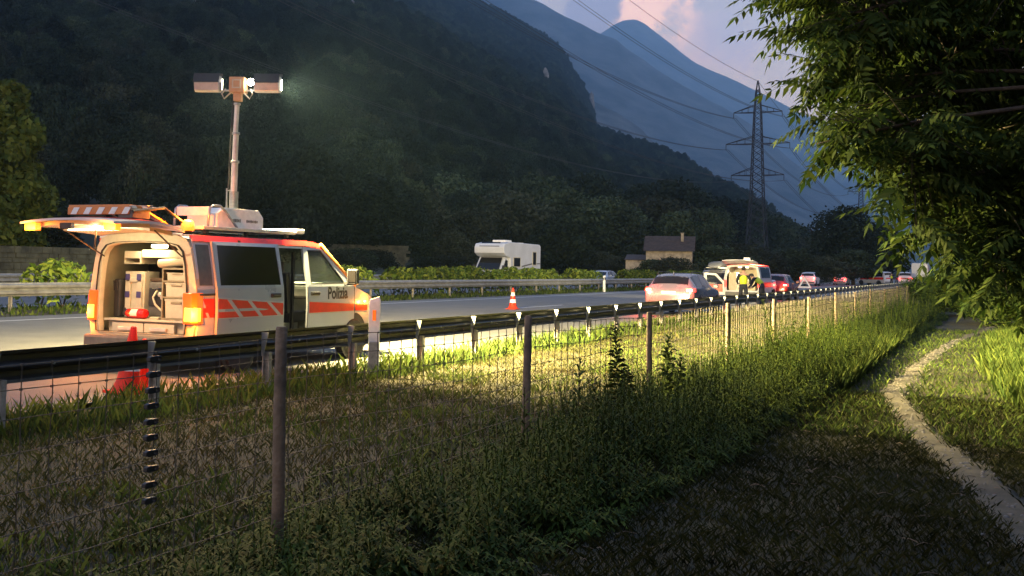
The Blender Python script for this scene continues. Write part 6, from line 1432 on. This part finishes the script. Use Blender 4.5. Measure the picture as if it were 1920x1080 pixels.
# ------------------------------------------------------------------ people
def skin_obj(name, J, E, rad, m, parent, add=0.0, sub=1):
    keys = sorted({k for e in E for k in e}, key=lambda k: list(J).index(k)); ix = {k: i for i, k in enumerate(keys)}
    me = bpy.data.meshes.new(name); me.from_pydata([J[k] for k in keys], [(ix[a], ix[b]) for a, b in E], [])
    o = obj(name, me, parent); md = o.modifiers.new('skin', 'SKIN'); md.use_smooth_shade = True
    for k in keys:
        r = rad[k]; r = r if isinstance(r, tuple) else (r, r); me.skin_vertices[0].data[ix[k]].radius = (r[0]+add, r[1]+add)
    me.skin_vertices[0].data[0].use_root = True
    s = o.modifiers.new('sub', 'SUBSURF'); s.levels = sub; s.render_levels = sub
    me.materials.append(MATS[m]); return o
def person(label, loc, rz, pose, vest=True):
    t = empty('person', loc, rz); tag(t, label, 'person')
    J = {'pelvis': (0, 0, .95), 'waist': (0, 0, 1.10), 'chest': (0, 0.0, 1.33), 'shoulders': (0, 0, 1.45), 'neck': (0, 0.01, 1.54), 'head': (0, 0.025, 1.645), 'crown': (0, 0.02, 1.74)}
    for s, n in ((-1, 'l'), (1, 'r')):
        J.update({n+'hip': (s*.10, 0, .90), n+'knee': (s*.12, 0.03, .50), n+'ank': (s*.13, 0, .09), n+'toe': (s*.15, 0.19, .04), n+'sh': (s*.19, 0, 1.43), n+'el': (s*.25, -0.02, 1.14), n+'wr': (s*.25, 0.09, .90), n+'palm': (s*.25, 0.11, .82)})
    J.update(pose)
    rad = {'pelvis': (.15, .11), 'waist': (.135, .10), 'chest': (.165, .115), 'shoulders': (.13, .09), 'neck': .055, 'head': (.082, .10), 'crown': (.06, .075)}
    E = [('pelvis', 'waist'), ('waist', 'chest'), ('chest', 'shoulders'), ('shoulders', 'neck'), ('neck', 'head'), ('head', 'crown')]
    for n in 'lr':
        rad.update({n+'hip': .088, n+'knee': .06, n+'ank': .042, n+'toe': .035, n+'sh': .06, n+'el': .043, n+'wr': .030, n+'palm': (.036, .018)})
        E += [('pelvis', n+'hip'), (n+'hip', n+'knee'), (n+'knee', n+'ank'), (n+'ank', n+'toe'), ('shoulders', n+'sh'), (n+'sh', n+'el'), (n+'el', n+'wr'), (n+'wr', n+'palm')]
        P = Vector(J[n+'palm']); W = Vector(J[n+'wr']); d = (P-W).normalized(); sd = d.orthogonal().normalized()
        for f in range(5):
            a = P+d*(0.075+0.012*(2-abs(f-1.5)))+sd*(f-1.8)*0.017 if f < 4 else P+d*0.02+sd*0.05
            J[f'{n}f{f}'] = tuple(a); rad[f'{n}f{f}'] = 0.0085; E.append((n+'palm', f'{n}f{f}'))
    skin_obj('body', J, E, rad, 'skin', t)
    skin_obj('trousers', J, [e for e in E if e[0][1:] in ('hip', 'knee') and e[1][1:] in ('knee', 'ank') or e[0] == 'pelvis' and e[1] in ('lhip', 'rhip') or e == ('pelvis', 'waist')], rad, 'navy_cloth', t, 0.016)
    skin_obj('jacket', J, [('pelvis', 'waist'), ('waist', 'chest'), ('chest', 'shoulders')]+[e for n in 'lr' for e in (('shoulders', n+'sh'), (n+'sh', n+'el'), (n+'el', n+'wr'))], rad, 'navy_cloth', t, 0.014)
    if vest:
        skin_obj('hi_vis_vest', {**J, 'pelvis': tuple(Vector(J['pelvis'])+(Vector(J['waist'])-Vector(J['pelvis']))*0.35)}, [('pelvis', 'waist'), ('waist', 'chest'), ('chest', 'shoulders')], rad, 'hi_vis', t, 0.034)
    for n in 'lr':
        skin_obj('boot', {'a': tuple(Vector(J[n+'ank'])+Vector((0, 0, .08))), 'b': tuple(Vector(J[n+'ank'])-Vector((0, 0, .03))), 'c': J[n+'toe']}, [('a', 'b'), ('b', 'c')], {'a': .06, 'b': .052, 'c': .045}, 'black_rubber', t)
    h = Vector(J['head']); c = Vector(J['crown'])
    m = MB(); m.ball(h+(c-h)*0.55+Vector((0, -0.018, 0.012)), (0.098, 0.115, 0.098), 12, 8); m.build('hair', 'hair_dark', t, smooth=True)
    m = MB(); f = h+Vector((0, 0.098, -0.01)); m.add([f+Vector(q) for q in ((-.014, 0, -.02), (.014, 0, -.02), (0, .026, -.018), (0, 0.004, .03))], [(0, 1, 2), (0, 2, 3), (1, 3, 2)]); m.build('nose', 'skin', t)
    for s in (-1, 1):
        m = MB(); m.ball(h+Vector((s*.033, 0.092, 0.02)), 0.012, 6, 5); m.build('eye', 'letter_black', t); m = MB(); m.ball(h+Vector((s*.088, -0.005, 0)), (.012, .022, .032), 6, 5); m.build('ear', 'skin', t)
    m = MB(); m.box(h+Vector((0, 0.098, -0.05)), (.045, .008, .010)); m.build('mouth', 'brown_cloth', t)
    return t
person('officer in yellow vest with back turned beside the open police van', (-9.45, 46.0, Z0), R_(12), {'rel': (.30, .05, 1.18), 'rwr': (.26, .24, 1.05), 'rpalm': (.23, .31, 1.04), 'lel': (-.28, .02, 1.16), 'lwr': (-.2, .2, 1.03), 'lpalm': (-.16, .27, 1.02)})
person('officer in yellow vest bending forward by the red saloon', (-9.15, 48.6, Z0), R_(75), {'waist': (0, .06, 1.08), 'chest': (0, .24, 1.22), 'shoulders': (0, .33, 1.27), 'neck': (0, .42, 1.31), 'head': (0, .51, 1.36), 'crown': (0, .57, 1.42), 'lsh': (-.19, .33, 1.25), 'rsh': (.19, .33, 1.25), 'lel': (-.22, .42, .98), 'rel': (.22, .42, .98), 'lwr': (-.16, .58, .86), 'rwr': (.16, .58, .86), 'lpalm': (-.14, .65, .83), 'rpalm': (.14, .65, .83)})
person('officer in yellow vest standing in front of the far white police van', (-11.7, 156.5, Z0), R_(150), {'rel': (.30, .02, 1.2), 'rwr': (.2, .2, 1.3), 'rpalm': (.16, .25, 1.36)})
